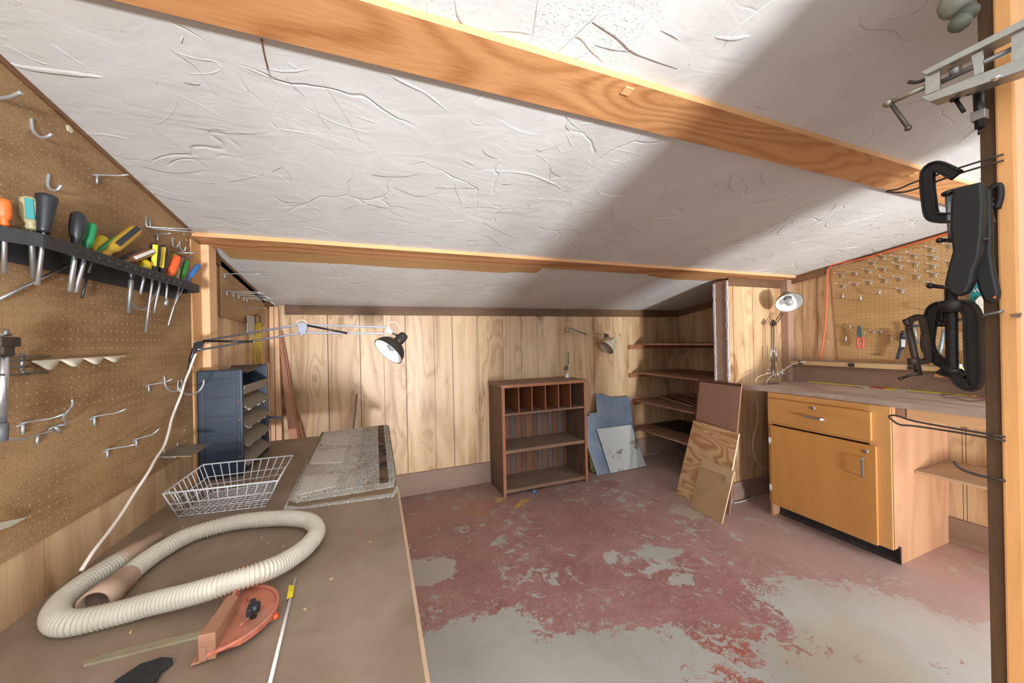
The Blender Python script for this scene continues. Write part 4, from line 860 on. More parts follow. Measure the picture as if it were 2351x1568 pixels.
a = P(182, 1528, z=ZB); b = P(640, 1416, z=ZB); d = (b - a).normalized(); n2 = Vector((d.y, -d.x, 0))
mb = MB(); mb.prism([a, a + d * .03 - n2 * .010, b - n2 * .010, b + n2 * .010, a + d * .012 + n2 * .010], (0, 0, .0055)); obj('guide_bar', mb, plain('dusty_brass_bar', (176, 166, 138), .4, .5, .2), mg, .0008)
mb = MB(); c_ = P(632, 1412, z=ZB + .012); mb.lathe(c_ - Vector((0, 0, .006)), (0, 0, 1), [(0, .007), (.005, .007), (.007, .004), (.010, .004)], 12); obj('pivot_stud', mb, M_or, mg)

# white rod with yellow tag, black offcut
a = P(677, 1330, z=ZB + .004); b = P(612, 1600, z=ZB + .004)
rd = thing('white_rod', 'thin white rod with a yellow price tag lying on the workbench', 'rod', a)
obj('rod', MB().tube([a, b], .0035, 10), M_wht, rd)
tg = P(665, 1360, z=ZB + .009); d = (b - a).normalized(); n2 = Vector((d.y, -d.x, 0))
mb = MB(); mb.prism([tg - d * .022 + n2 * .004 + Vector((0, 0, .004)), tg - d * .020 - n2 * .007, tg + d * .02 - n2 * .009, tg + d * .024 + n2 * .003], (0, 0, .0012)); obj('tag', mb, plain('yellow_tag', (232, 204, 30), .5), rd)
mb = MB(); mb.tube([a + d * .052, a + d * .066], .0042, 10); obj('blue_band', mb, plain('blue_band', (60, 90, 170), .5), rd)
q = [P(u, v, z=ZB + .003) for u, v in [(262, 1572), (322, 1532), (372, 1516), (396, 1518), (398, 1528), (372, 1545), (352, 1585), (330, 1610), (255, 1610)]]
tag(obj('black_rubber_offcut', MB().prism(q, (0, 0, .008)), plain('black_rubber', (42, 42, 42), .8, 0, .4, 90), bevel=.003), 'ragged black rubber piece at the front edge of the workbench', 'rubber')
bits = [(600, 1235), (650, 1255), (575, 1305), (615, 1250), (850, 1245), (700, 1400), (420, 1212), (450, 1200), (540, 1205), (640, 1390), (760, 1330), (300, 1452)]
mb = MB()
for (u, v) in bits: c_ = P(u, v, z=ZB); a_ = rr.uniform(0, 6); mb.obox(c_ + Vector((0, 0, .0014)), (math.cos(a_) * .004, math.sin(a_) * .004, 0), (-math.sin(a_) * .0015, math.cos(a_) * .0015, 0), (0, 0, .001))
tag(obj('wood_chips', mb, plain('pale_chips', (208, 182, 146), .8)), 'tiny pale wood chips scattered over the workbench top', 'chips', kind='stuff')
# ================================================================ back wall things
M_bc = wood('dark_old_bookcase_wood', (116, 90, 74), (72, 54, 44), 'z', 5, .6, 1.1, .6, dust=.5, dustc=(132, 114, 100), blot=.55, blotc=(48, 38, 36))
M_bcx = wood('worn_brown_shelf_edge', (148, 112, 88), (98, 70, 54), 'x', 4, .6, 1.1, .6, dust=.75, dustc=(146, 128, 112), blot=.35, blotc=(72, 56, 48))
M_bcf = wood('red_brown_divider', (150, 92, 60), (100, 58, 38), 'z', 0, .5, 1.0, .55, blot=.3, blotc=(60, 38, 28))
M_bcb = wood('streaked_back_boards', (126, 92, 74), (74, 54, 48), 'z', 5, .6, 1.2, .6, blot=.75, blotc=(60, 62, 66))
bx = thing('bookcase', 'old dark wooden bookcase with a row of six pigeonholes standing against the back wall', 'bookcase', (1.42, 3.05, 0))
x0, x1, yf, yb, H_ = 1.003, 1.851, 2.865, 3.225, 0.968
for xx in (x0, x1 - .026): 
    mb = MB()
    for a, b in ((yf, yf + .12), (yf + .122, yf + .245), (yf + .247, yb)): mb.box(xx, xx + .026, a, b, 0, H_ - .028)
    obj('side_panel', mb, M_bc, bx, .0015)
mb = MB()
for a, b in ((yf - .004, yf + .12), (yf + .122, yf + .245), (yf + .247, yb)): mb.box(x0 - .006, x1 + .006, a, b, H_ - .027, H_)
obj('top_panel', mb, M_bcx, bx, .002)
for z, nm in ((.05, 'shelf'), (.392, 'shelf'), (.712, 'shelf')):
    obj(nm, MB().box(x0 + .026, x1 - .026, yf + (.006 if z < .7 else .002), yb - .012, z - (.024 if z < .7 else .012), z + .004), M_bcx, bx, .002)
dv = [1.164, 1.291, 1.425, 1.558, 1.684]
for xx in dv: obj('divider', MB().box(xx - .005, xx + .006, yf + .004, yb - .012, .716, H_ - .027), M_bcf, bx, .0008)
xx = x0 + .026; i = 0
M_bb = [M_bcb, wood('grey_back_board', (122, 104, 92), (80, 66, 60), 'z', 0, .5, 1.2, .6, blot=.6, blotc=(52, 54, 60)), wood('red_back_board', (142, 98, 74), (90, 60, 46), 'z', 0, .5, 1.2, .6, blot=.4, blotc=(66, 50, 46))]
while xx < x1 - .03:
    w_ = .058 + .012 * math.sin(i * 2.3); obj('back_board', MB().box(xx, min(xx + w_ - .0025, x1 - .026), yb - .012, yb - .002 + .002 * (i % 2), .03, H_ - .027), M_bb[(i * 7 + i // 3) % 3], bx, .001); xx += w_; i += 1
M_edge = wood('worn_orange_edge', (176, 116, 82), (116, 70, 48), 'z', 0, .4, 1.0, .55, blot=.5, blotc=(84, 62, 54))
for xx in (x0, x1 - .026): obj('front_edge', MB().box(xx - .001, xx + .027, yf - .004, yf - .0005, 0, H_ - .028), M_edge, bx, .001)
M_edgx = wood('worn_orange_rail', (180, 120, 84), (120, 74, 50), 'x', 0, .4, 1.0, .55, blot=.4, blotc=(84, 62, 54))
obj('front_edge', MB().box(x0 - .006, x1 + .006, yf - .008, yf - .0045, H_ - .028, H_ - .004), M_edgx, bx, .001)
# things under it
mb = MB(); p = P(1226, 1130, z=0.0); mb.lathe(p, (0, 0, 1), [(0, .017), (.018, .016), (.02, .012)], 18)
tag(obj('bottle_cap', mb, plain('blue_cap', (70, 130, 220), .4)), 'blue bottle cap lying on the floor under the bookcase', 'bottle cap')
mb = MB(); p = P(1243, 1122, z=0.0); mb.lathe(p, (0, 0, 1), [(0, .020), (.004, .020), (.005, .016)], 18)
tag(obj('copper_disc', mb, plain('copper_brown', (160, 100, 70), .5)), 'flat brown disc on the floor beside the blue cap', 'disc')
mb = MB(); p = P(1314, 1106, z=0.0); mb.lathe(p, (0, 0, 1), [(0, .016), (.015, .018), (.02, .010)], 14)
tag(obj('rubber_stopper', mb, M_bk), 'small black cap under the right end of the bookcase', 'cap')

# beige lamp on the bookcase
M_bg = plain('cream_enamel', (226, 214, 188), .35, .1, .08); M_bgd = plain('cream_wire_metal', (204, 192, 166), .4, .2, .15)
M_pkin = plain('pinkish_inside', (176, 150, 134), .5, 0, .08)
Y2 = 3.12
def B_(u, v, dy=0.0): return P(u, v, y=Y2 + dy)
bl = thing('swing_arm_lamp', 'cream swing arm lamp clamped upright on the rear edge of the bookcase top', 'lamp', B_(1301, 862))
mb = MB(); mb.box(*[q for q in (B_(1296, 861).x, B_(1307, 861).x, Y2 - .02, Y2 + .02, H_, H_ + .004)]); mb.box(B_(1298, 855).x, B_(1304, 855).x, Y2 - .01, Y2 + .01, H_ + .004, H_ + .035); obj('clamp_base', mb, M_wht, bl, .001)
mb = MB(); mb.prism([B_(1296, 850, -.006), B_(1305, 850, -.006), B_(1304, 838, -.006), B_(1297, 843, -.006)], (0, .012, 0)); obj('knuckle', mb, M_bk, bl, .001)
mb = MB(); mb.lathe(B_(1300.5, 846, -.007), (0, -1, 0), [(0, .007), (.003, .006)], 12); obj('blue_knob', mb, plain('blue_dot', (70, 150, 200), .4), bl)
for a, b in [((1298, 845), (1297, 762)), ((1304.5, 838), (1303, 762)), ((1307, 753), (1390, 766)), ((1307, 762), (1390, 775))]:
    obj('arm_bar', MB().tube([B_(*a), B_(*b)], .0036, 6), M_bgd, bl)
for a, b in [((1307, 753), (1346, 768)), ((1304.5, 808), (1304.5, 836))]:
    obj('spring', MB().tube([B_(*a, -.01), B_(*b, -.01)], .0055, 8), M_dsteel, bl)
mb = MB(); mb.tube([B_(1296, 757), B_(1303, 751), B_(1308, 756), B_(1305, 763), B_(1299, 761)], .0038, 6, closed=True); obj('elbow_joint', mb, plain('brown_joint', (96, 78, 62), .5), bl)
mb = MB(); mb.prism([B_(1388, 765, -.006), B_(1398, 768, -.006), B_(1397, 773, -.006), B_(1389, 776, -.006)], (0, .012, 0)); mb.tube([B_(1396, 773), B_(1402, 777)], .004, 6); obj('head_joint', mb, plain('dark_joint', (70, 58, 48), .5), bl)
ap = B_(1403, 787); mo = B_(1391, 799); shade(bl, ap, Vector((mo.x - ap.x, -.006, mo.z - ap.z)), .083, .085, .031, .07, M_bg, M_pkin, bulb=False)
mb = MB(); mb.tube([B_(1421, 770), B_(1425, 768)], .003, 6); obj('switch_key', mb, M_bk, bl)

# leaning sheet metal
def sheet(name, pts, y0, y1, zt_, th, mat, label, group=None, cat='sheet'):
    n = (0, zt_, -(y1 - y0)); q = [PL(u, v, n, (0, y0, 0)) for u, v in pts]
    for p in q: p.z = max(p.z, 0.0)
    nn = Vector(n).normalized() * th
    return tag(obj(name, MB().prism(q, nn), mat), label, cat, group)
g = G('sky_tinted_sheet_metal'); n_ = g.noise(g.mp(g.co(), (6, 1, 1)), 30, 3); t_ = g.noise(g.co(), 4, 3)
g.set(col=g.mix(g.step(t_, .3, .7), lin((156, 166, 180)), lin((126, 142, 166))), rough=.36, metal=.55, normal=g.bump(n_, .05, .001)); M_blue = g.m  # blue sky reflection painted into the sheet's base colour
g = G('stained_grey_metal'); v = g.co(); a = g.noise(v, 8, 4, .6); b = g.noise(g.mp(v, (1, 1, 1), (3, 4, 5)), 26, 3, .5)
c = g.mix(g.step(a, .54, .62), lin((198, 199, 194)), lin((128, 120, 106))); c = g.mix(g.m2('MULTIPLY', g.step(b, .68, .72), g.step(g.noise(v, 3, 2), .45, .55)), c, lin((226, 230, 232)))
g.set(col=c, rough=.42, metal=.1); M_sgry = g.m
sheet('sheet_metal', [(1367.6, 905.4), (1390, 904.5), (1392, 909.6), (1402, 909.6), (1403, 913), (1446.5, 910.3), (1448.5, 939), (1453, 975), (1465, 1016), (1485, 1069), (1371, 1092.5), (1348, 1023), (1347, 955), (1353, 954), (1353, 949), (1370.7, 947)], 2.96, 3.21, .78, .0015, M_blue, 'large metal sheet with painted blue sky reflection and stepped top corners leaning on the back wall', 'leaning metal sheets')
sheet('sheet_metal', [(1370, 985.4), (1448.6, 975), (1484, 1069.6), (1401.6, 1086.4)], 2.945, 3.07, .40, .0015, M_sgry, 'smaller stained grey metal sheet leaning on the large sheet', 'leaning metal sheets')
sheet('backing_sheet', [(1347, 1012), (1352, 1010), (1375, 1075), (1362, 1089), (1356, 1075)], 3.03, 3.12, .40, .004, plain('yellow_green_board', (160, 152, 92), .6), 'narrow yellow-green edge of a sheet behind the large metal sheet', 'leaning metal sheets')

# lumber leaning in the left corner
M_l1 = wood('orange_cedar', (222, 180, 142), (182, 132, 96), 'z', 0, .4, 1.0, .55); M_l2 = wood('red_cedar', (172, 124, 98), (130, 88, 64), 'z', 0, .4, 1.0, .6); M_l3 = wood('dark_cedar', (140, 92, 66), (92, 58, 42), 'z', 0, .4, 1.0, .6)
GLU = 'boards leaning in the left rear corner'
def plank(label, top, bot, wpx_t, wpx_b, yt, ybm, th, mat):
    t0 = P(top[0], top[1], y=yt); t1 = P(top[0] + wpx_t, top[1], y=yt); b0 = P(bot[0], bot[1], y=ybm); b1 = P(bot[0] + wpx_b, bot[1], y=ybm)
    # carry both edges down to the floor along their own lines
    def dn(t, b): return b + (b - t) * (b.z / (t.z - b.z))
    b0f, b1f = dn(t0, b0), dn(t1, b1); d = Vector((0, th, 0))
    b0f.z = b1f.z = 0
    return tag(obj('leaning_board', MB().prism([t0, t1, b1f, b0f], d), mat, bevel=.001), label, 'board', GLU)
plank('tall orange cedar strip nearest the left corner, reaching the ceiling', (618, 704), (621, 1012), 9, 11, 3.10, 3.02, .02, M_l1)
plank('tall orange cedar board beside it with its face to the room', (629, 704), (634, 1012), 9, 13, 3.12, 3.00, .02, M_l1)
plank('short cedar strip standing between the black bins and the tall boards', (613, 833), (616, 1012), 4, 4, 3.0, 2.94, .015, M_l1)
plank('wide cedar board with its foot swung right, leaning behind the bench', (640, 775), (663, 1004), 5, 20, 3.15, 2.86, .02, M_l2)
plank('red-brown cedar board crossing over the wide one', (644, 760), (672, 1003), 4, 16, 3.20, 2.96, .018, M_l2)
plank('dark brown board, rightmost of the leaning lumber', (654, 850), (684, 1002), 5, 13, 3.225, 3.06, .016, M_l3)
mb = MB(); 
for k in range(3):
    mb.tube(smoothpath([P(612, 962 - k * 2.5, y=2.94), P(622, 960 - k * 2, y=2.93), P(636, 962 - k * 3, y=2.93), P(649, 963 - k * 3, y=2.94)], 4), .003, 6)
tag(obj('blue_cord_tie', mb, plain('blue_grey_cord', (104, 124, 160), .7, 0, .4, 300)), 'blue and white cord tied round the leaning boards', 'cord')
mb = MB(); mb.lathe(P(613, 966, y=2.92), (.2, -1, 0), [(0, .016), (.012, .02), (.016, .01)], 12); mb.tube([P(613, 968, y=2.93), P(616, 1012, y=2.93)], .007, 8)
tag(obj('pipe_bracket', mb, M_dsteel), 'dull metal pipe fitting standing beside the tied boards', 'pipe')
p0 = P(819, 905, y=3.235); p1 = P(812, 985, y=3.19); pf = p1 + (p1 - p0) * (p1.z / (p0.z - p1.z))
tag(obj('metal_rod', MB().tube([pf, p0], .0058, 10), M_dsteel), 'thin grey metal rod leaning on the back wall behind the shingles', 'rod')

# ================================================================ shelf alcove
M_shf = wood('dusty_rust_shelf', (168, 122, 92), (120, 78, 54), 'x', 3, .3, .9, .6, dust=.55, dustc=(158, 138, 120))
M_clt = wood('rust_brown_cleat', (158, 104, 72), (112, 68, 44), 'x', 0, .3, .9, .6)
M_cly = wood('rust_brown_side_cleat', (120, 78, 52), (84, 52, 34), 'y', 0, .3, .9, .6)
names = ['lowest', 'second lowest', 'second highest', 'highest']
for i, z in enumerate((.352, .655, .968, 1.287)):
    yn = 2.16; xf = [2.70, 2.715, 2.72, 2.76][i]
    s = obj('alcove_shelf', MB().prism([(xf - .01, YB, z - .016), (XR - .002, YB, z - .016), (XR - .002, yn, z - .016), (xf, yn, z - .016)], (0, 0, .016)), M_shf, bevel=.001)
    tag(s, names[i] + ' brown board shelf in the alcove behind the wing wall', 'shelf', 'shelves in the alcove')
    c = obj('shelf_cleat', MB().box(2.662, XR - .02, YB - .022, YB - .001, z - .062, z - .0165), M_clt, bevel=.001); tag(c, 'rust-brown cleat on the back wall under the ' + names[i] + ' alcove shelf', 'cleat', 'cleats under the alcove shelves')
    c = obj('shelf_cleat', MB().box(XR - .022, XR - .001, 2.16, YB - .023, z - .062, z - .0165), M_cly, bevel=.001); tag(c, 'dark cleat on the right wall under the ' + names[i] + ' alcove shelf', 'cleat', 'cleats under the alcove shelves')
tag(obj('dark_panel', MB().box(2.95, XR - .03, 2.4, 3.22, .3525, .362), plain('dark_board', (66, 50, 42), .6)), 'dark board lying at the back of the lowest alcove shelf', 'board')
ws = [M_l3, M_trim, wood('pale_scrap', (196, 174, 148), (150, 126, 100), 'x', 0, .3, .9, .6), M_bcx]
lbs = ['pale white-edged wood strip at the front of the scrap pile', 'grey wood strip second from the front of the scrap pile', 'brown strip lying across the middle of the scrap pile', 'thin tan strip on top of the scrap pile', 'dark strip at the rear of the scrap pile', 'short mauve offcut in the scrap pile near its left tip', 'long dark strip under the others in the scrap pile', 'light strip ending at the right of the scrap pile', 'small offcut tilted upward at the back of the scrap pile']
sp = [((1508, 911), (1590, 934), 0), ((1520, 905), (1600, 930), .012), ((1528, 908), (1598, 920), .024), ((1545, 903), (1602, 925), .03), ((1552, 900), (1603, 915), .02), ((1502, 908), (1540, 914), .006), ((1535, 902), (1600, 912), .01), ((1560, 912), (1605, 934), .022), ((1572, 898), (1598, 906), .04)]
for i, (a, b, dz) in enumerate(sp):
    A_ = P(*a, z=.657 + dz); B2_ = P(*b, z=.657 + dz)
    for q in (A_, B2_): q.x = min(q.x, 3.35); q.y = min(q.y, 3.2)
    d = (B2_ - A_).normalized(); n2 = Vector((d.y, -d.x, 0)) * (.008 + .004 * (i % 3))
    tag(obj('scrap_strip', MB().prism([A_ - n2, A_ + n2, B2_ + n2, B2_ - n2], (0, 0, .008)), ws[(i + 2) % 4], bevel=.0008), lbs[i], 'wood scrap', 'wood scraps on the second lowest alcove shelf')
wire('floor_cable', [P(1482, 1044, z=.01), P(1510, 1040, z=.006), P(1532, 1030, z=.006), P(1545, 1026, z=.03), P(1556, 1034, z=.01), P(1580, 1046, z=.006), P(1640, 1060, z=.006)], .004, 'white cable running along the floor into the alcove', 'cable', mat=plain('white_cable', (206, 204, 200), .5))
wire('floor_cable', [P(1684, 1154, z=.005), P(1700, 1152, z=.005), P(1725, 1143, z=.005), P(1742, 1133, z=.005), P(1775, 1127, z=.005)], .004, 'white cable on the floor at the foot of the wing wall', 'cable', mat=plain('white_cable2', (214, 212, 208), .5))

# boards leaning against the wing wall
GB = 'boards leaning at the end of the wing wall'
def lean(name, xb, xt, zt_, yb0, yb1, yt0, yt1, th, mats, label):
    a, b, c, d = Vector((xb, yb0, 0)), Vector((xb, yb1, 0)), Vector((xt, yt1, zt_)), Vector((xt, yt0, zt_))
    n = (b - a).cross(d - a).normalized(); 
    if n.x > 0: n = -n
    return a, b, c, d, n
M_hb = wood('mauve_brown_hardboard', (158, 120, 100), (138, 102, 84), 'z', 0, .1, .4, .5, blot=.25, blotc=(118, 80, 64)); M_hbd = wood('dark_red_brown_frame', (104, 64, 52), (74, 44, 36), 'y', 0, .2, .6, .5)
a, b, c, d, n = lean('', 2.475, 2.648, .975, 1.905, 2.30, 1.915, 2.31, 0, None, '')
pn = thing('hardboard_panel', 'dark-framed mauve brown hardboard panel leaning against the wing wall end', 'panel', (a + b) / 2, GB)
obj('backing', MB().prism([a, b, c, d], -n * .012), M_hbd, pn, .001)
e = (b - a).normalized(); up = (d - a).normalized()
obj('face', MB().prism([a + e * .001 + up * .0, b - e * .022 + up * .0, c - e * .022 - up * .022, d + e * .001 - up * .022], n * .006), M_hb, pn, .0006)
obj('pale_edge', MB().prism([a - e * .004, a, d, d - e * .004], n * .005), wood('pale_edge', (206, 158, 126), (176, 128, 98), 'z', 0, .2, .6), pn)
g = G('bold_grain_plywood'); v = g.co(); q_ = g.noise(g.mp(v, (1, .9, 3.0)), 2.0, 1.5, .4, .6); r_ = g.m2('POWER', g.m2('MULTIPLY_ADD', g.m2('SINE', g.m2('MULTIPLY', q_, 85)), .5, .5), 1.3)
f_ = g.noise(g.mp(v, (1, .2, 1)), 120, 3); g.set(col=g.mix(g.m2('ADD', g.m2('MULTIPLY', r_, .85), g.m2('MULTIPLY', g.m2('SUBTRACT', f_, .5), .4), clamp=True), lin((214, 176, 130)), lin((170, 118, 72))), rough=.6, normal=g.bump(f_, .15, .001)); M_ply = g.m
M_pale = plain('pale_ply_edge', (222, 196, 158), .7, 0, .1)
def board3(label, pts, th, mat, xb, xt, zt_, ycat='board'):
    # plane through the floor line x=xb and the top line x=xt, z=zt_
    nrm = (zt_, 0, -(xt - xb)); q = [PL(u, v, nrm, (xb, 0, 0)) for u, v in pts]
    for p in q: p.z = max(0, p.z)
    nn = Vector(nrm).normalized(); mb = MB(); mb.prism(q, nn * th); m_ = len(q)
    o = obj('leaning_board', mb, [mat, M_pale]); 
    for poly in o.data.polygons:
        if len(poly.vertices) == 4 and abs(poly.normal.dot(nn)) < .5: poly.material_index = 1
    return tag(o, label, ycat, GB)
board3('bold-grained plywood board leaning in front of the brown panel', [(1552, 1131), (1592, 965), (1696, 996), (1660, 1200)], .016, M_ply, 2.405, 2.535, .64)
board3('small tan hardboard square with a notched overlay, frontmost of the leaning boards', [(1584, 1163), (1612, 1052), (1685, 1083), (1657, 1203)], .010, plain('tan_hardboard', (184, 152, 112), .55, 0, .12, 8), 2.30, 2.40, .385)
nrm = (.385, 0, -.10); q = [PL(u, v, nrm, (2.297, 0, 0)) for u, v in [(1608, 1069), (1612, 1052), (1685, 1083), (1677, 1113), (1665, 1109), (1668, 1096), (1660, 1091), (1625, 1077)]]
tag(obj('notched_overlay', MB().prism(q, -Vector(nrm).normalized() * .0016), plain('pale_tan_overlay', (196, 166, 130), .6, 0, .1)), 'pale notched strip along the top of the small tan board', 'overlay')

# ================================================================ right side: cabinet, worktop
M_cabf = wood('amber_varnished_ply', (206, 150, 88), (176, 114, 58), 'x', 0, .25, .7, .32, coat=.3)
M_cabz = wood('amber_varnished_frame', (214, 160, 100), (184, 124, 68), 'z', 0, .3, .7, .35, coat=.3)
M_door = wood('amber_varnished_door', (202, 144, 80), (174, 112, 54), 'z', 0, .35, .5, .3, coat=.35, blot=.25, blotc=(150, 90, 44))
M_side = wood('faded_fir_side', (192, 144, 108), (156, 104, 72), 'z', 2.5, .7, .8, .6, dust=.3)
M_lam = plain('dusty_brown_laminate', (150, 126, 112), .45, 0, .12, 6); 
g = G('worktop_laminate'); v = g.co(); a_ = g.noise(g.mp(v, (1, .3, 1)), 8, 5, .65); b_ = g.noise(v, 2.5, 4)
g.set(col=g.mix(g.step(a_, .35, .7), lin((150, 128, 115)), lin((188, 170, 158))), rough=g.m2('MULTIPLY_ADD', b_, .25, .28), spec=.5); M_top = g.m
cb_ = thing('base_cabinet', 'amber varnished plywood cabinet with one drawer and one door under the worktop', 'cabinet', (3.05, 1.45, 0))
cx, ca, cz = 2.745, 1.107, .922; cbk = 1.785
obj('side_panel', MB().prism([(cx + .012, ca, .1), (2.836, ca, .1), (2.836, ca, 0), (XR - .004, ca, 0), (XR - .004, ca, cz), (cx + .012, ca, cz)], (0, .016, 0)), M_side, cb_)
obj('side_panel', MB().box(cx + .012, XR - .004, cbk - .016, cbk, 0, cz), M_side, cb_)
obj('bottom_panel', MB().box(cx + .012, XR - .004, ca + .016, cbk - .016, .095, .108), M_side, cb_)
obj('stile', MB().box(cx, cx + .019, ca, ca + .095, .1, cz), M_cabz, cb_, .001); obj('stile', MB().box(cx, cx + .019, cbk - .02, cbk, .1, cz), M_cabz, cb_, .001)
obj('rail', MB().box(cx, cx + .018, ca + .095, cbk - .02, .875, cz), M_cabf, cb_, .001); obj('rail', MB().box(cx, cx + .018, ca + .095, cbk - .02, .69, .705), M_cabf, cb_, .001)
M_drk = plain('black_rubber_kick', (40, 38, 38), .5, 0, .3, dust=((120, 108, 98), .5))
obj('gap_shade_sheet', MB().box(cx + .02, cx + .024, ca + .05, cbk - .02, .1, .9), M_drk, cb_)  # black sheet close behind the fronts, standing in for shade in the gaps
mb = MB(); mb.prism([(2.835, 1.115, 0), (2.835, cbk, 0), (2.835, cbk, .105), (2.835, 1.115, .105)], (-.004, 0, 0)); mb.prism([(2.822, 1.106, 0.0), (2.822, cbk, 0.0), (2.833, cbk, .022), (2.833, 1.106, .022)], (-.003, 0, 0))
mb.prism([(2.832, 1.106, 0), (2.832, 1.106, .10), (2.80, 1.100, .112), (2.812, 1.102, .05), (2.822, 1.104, .0)], (0, .004, 0))
obj('rubber_kick', mb, M_drk, cb_)
dr = obj('drawer', MB().box(cx - .019, cx - .001, 1.185, 1.776, .708, .880), M_cabf, cb_, .004)
do = obj('door', MB().box(cx - .019, cx - .001, 1.165, 1.762, .098, .682), M_door, cb_, .004)
def pull(parent, c, axis, L, nm='handle'):
    c = Vector(c); a = Vector(axis); mb = MB(); h = L / 2
    pts = [c - a * h, c - a * h + Vector((-.012, 0, 0)), c - a * (h - .012) + Vector((-.024, 0, 0)), c + a * (h - .012) + Vector((-.024, 0, 0)), c + a * h + Vector((-.012, 0, 0)), c + a * h]
    side = a.cross(Vector((1, 0, 0))); 
    for i in range(5):
        A_, B2_ = pts[i], pts[i + 1]; d = (B2_ - A_); n_ = d.cross(side).normalized() * .0022; mb.obox((A_ + B2_) / 2, d / 2 * 1.05, side.normalized() * .0065, n_)
    obj(nm, mb, M_steel, parent, .0008)
fx = cx - .019
pull(dr, P(1869, 959, x=fx), (0, 1, 0), .115); pull(do, P(1984, 1073, x=fx), (0, 0, 1), .118)
for par, (u, v) in ((dr, (1866, 937)), (do, (1988, 1037))):
    obj('lock', MB().lathe(P(u, v, x=fx), (-1, 0, 0), [(0, .012), (.003, .012), (.005, .009)], 18), M_steel, par)
    obj('keyhole', MB().box(fx - .0062, fx - .0045, P(u, v, x=fx).y - .0012, P(u, v, x=fx).y + .0012, P(u, v, x=fx).z - .005, P(u, v, x=fx).z + .005), M_bk, par)
for v in (1012, 1120):
    p = P(1775, v, x=fx); mb = MB(); mb.box(fx - .003, fx, cbk - .03, cbk - .012, p.z - .022, p.z + .022); mb.tube([(fx - .004, cbk - .0195, p.z - .024), (fx - .004, cbk - .0195, p.z + .024)], .004, 8); obj('hinge', mb, plain('pale_hinge', (206, 204, 200), .4, .4), cb_)

wt = thing('worktop', 'long brown laminate worktop with a raised back edge along the right wall', 'worktop', (3.05, 1.2, .93))
out = [(2.755, .285), (2.755, 2.036), (2.835, 2.036), (2.850, 1.958), (2.90, 1.900), (3.09, 1.880), (3.115, 1.96), (3.13, 2.036), (3.398, 2.036), (3.398, .285)]
obj('top', MB().prism([(x, y, .9225) for x, y in out], (0, 0, .0305)), [M_top], wt, .0015)
obj('back_panel', MB().box(3.398, 3.408, .285, 2.03, .953, 1.092), M_lam, wt)
mb = MB()
for u in (1968, 1997, 2025, 2056, 2087, 2120, 2155):
    y_ = P(u, 880, x=3.398).y; h_ = rr.uniform(.02, .035); mb.prism([(3.398, y_ - .008, .954), (3.398, y_ + .008, .954), (3.398, y_ - .001, .954 + h_)], (-.0006, 0, 0))
obj('glue_marks', mb, plain('tan_glue_mark', (176, 140, 116), .6), wt)
obj('front_apron', MB().box(2.80, 2.818, .285, 1.06, .860, .922), wood('pale_fir_apron', (222, 176, 130), (192, 142, 96), 'y', 0, .3, .8, .6), wt, .001)
obj('cleat_block', MB().box(2.80, 2.83, 1.07, 1.105, .862, .922), M_trim, wt, .001)
tag(obj('low_shelf', MB().box(2.995, XR - .004, .285, 1.105, .507, .523), wood('dusty_tan_shelf', (206, 176, 142), (166, 134, 102), 'y', 0, .3, .8, .6, dust=.4), bevel=.002), 'short tan shelf under the worktop beside the cabinet', 'shelf')
# power rail
pw = thing('power_rail', 'beige wooden rail with black outlets along the back of the worktop', 'power rail', (3.38, 1.6, 1.11))
obj('rail', MB().box(3.366, 3.408, 1.125, 2.035, 1.093, 1.128), wood('beige_rail', (222, 190, 142), (198, 160, 110), 'y', 0, .3, .6, .5), pw, .001)
obj('top_ledge', MB().box(3.362, 3.414, 1.125, 2.035, 1.128, 1.136), M_lam, pw, .001)
for u, v in ((1955, 838), (2093, 846), (1838, 831)):
    p = P(u, v, x=3.366); o = obj('outlet', MB().box(3.360, 3.366, p.y - .018, p.y + .018, 1.0975, 1.1235), M_bk, pw, .001)
    obj('socket_slots', MB().box(3.3595, 3.3602, p.y - .010, p.y - .006, 1.105, 1.117).box(3.3595, 3.3602, p.y + .004, p.y + .008, 1.105, 1.117), M_dsteel, o)
tag(obj('tool_ledge', MB().box(3.30, 3.3975, .285, 1.12, 1.062, 1.086), wood('amber_ledge', (190, 130, 76), (150, 94, 50), 'y', 0, .3, .8, .5)), 'amber wooden ledge behind the hanging clamps', 'ledge')

# right pegboard and its hooks
XPR = XR - .006
mb = MB(); mb.prism([(XR - .0005, .285, 1.14), (XR - .0005, 1.675, 1.138), (XR - .0005, 1.712, zc(1.712) - .03), (XR - .0005, .285, zc(.285) - .014)], (-.0055, 0, 0))
tag(obj('pegboard', mb, M_pegR), 'tan pegboard on the right wall above the worktop', 'pegboard')
GR = 'angled steel hooks on the right pegboard'
rows = [('top row', [((1425, 172), (1315, 132)), ((1662, 130), (1530, 110))]),
        ('second row', [((815, 270), (765, 242)), ((1005, 288), (890, 242)), ((1210, 255), (1075, 192)), ((1440, 272), (1330, 240))]),
        ('third row', [((690, 342), (625, 312)), ((1020, 385), (905, 332)), ((1225, 357), (1100, 315)), ((1445, 380), (1335, 352)), ((1680, 348), (1570, 312))]),
        ('fourth row', [((305, 490), (185, 466)), ((470, 470), (345, 457)), ((640, 442), (535, 415)), ((825, 415), (700, 396))]),
        ('fifth row', [((840, 560), (745, 495)), ((1035, 540), (915, 512)), ((1240, 512), (1185, 420)), ((1455, 485), (1345, 447))]),
        ('sixth row', [((318, 625), (195, 597)), ((480, 603), (360, 590)), ((650, 582), (545, 562)), ((1400, 600), (1295, 577))]),
        ('lowest row', [((1045, 685), (955, 656))])]
od = ['leftmost', 'second', 'third', 'fourth', 'fifth']
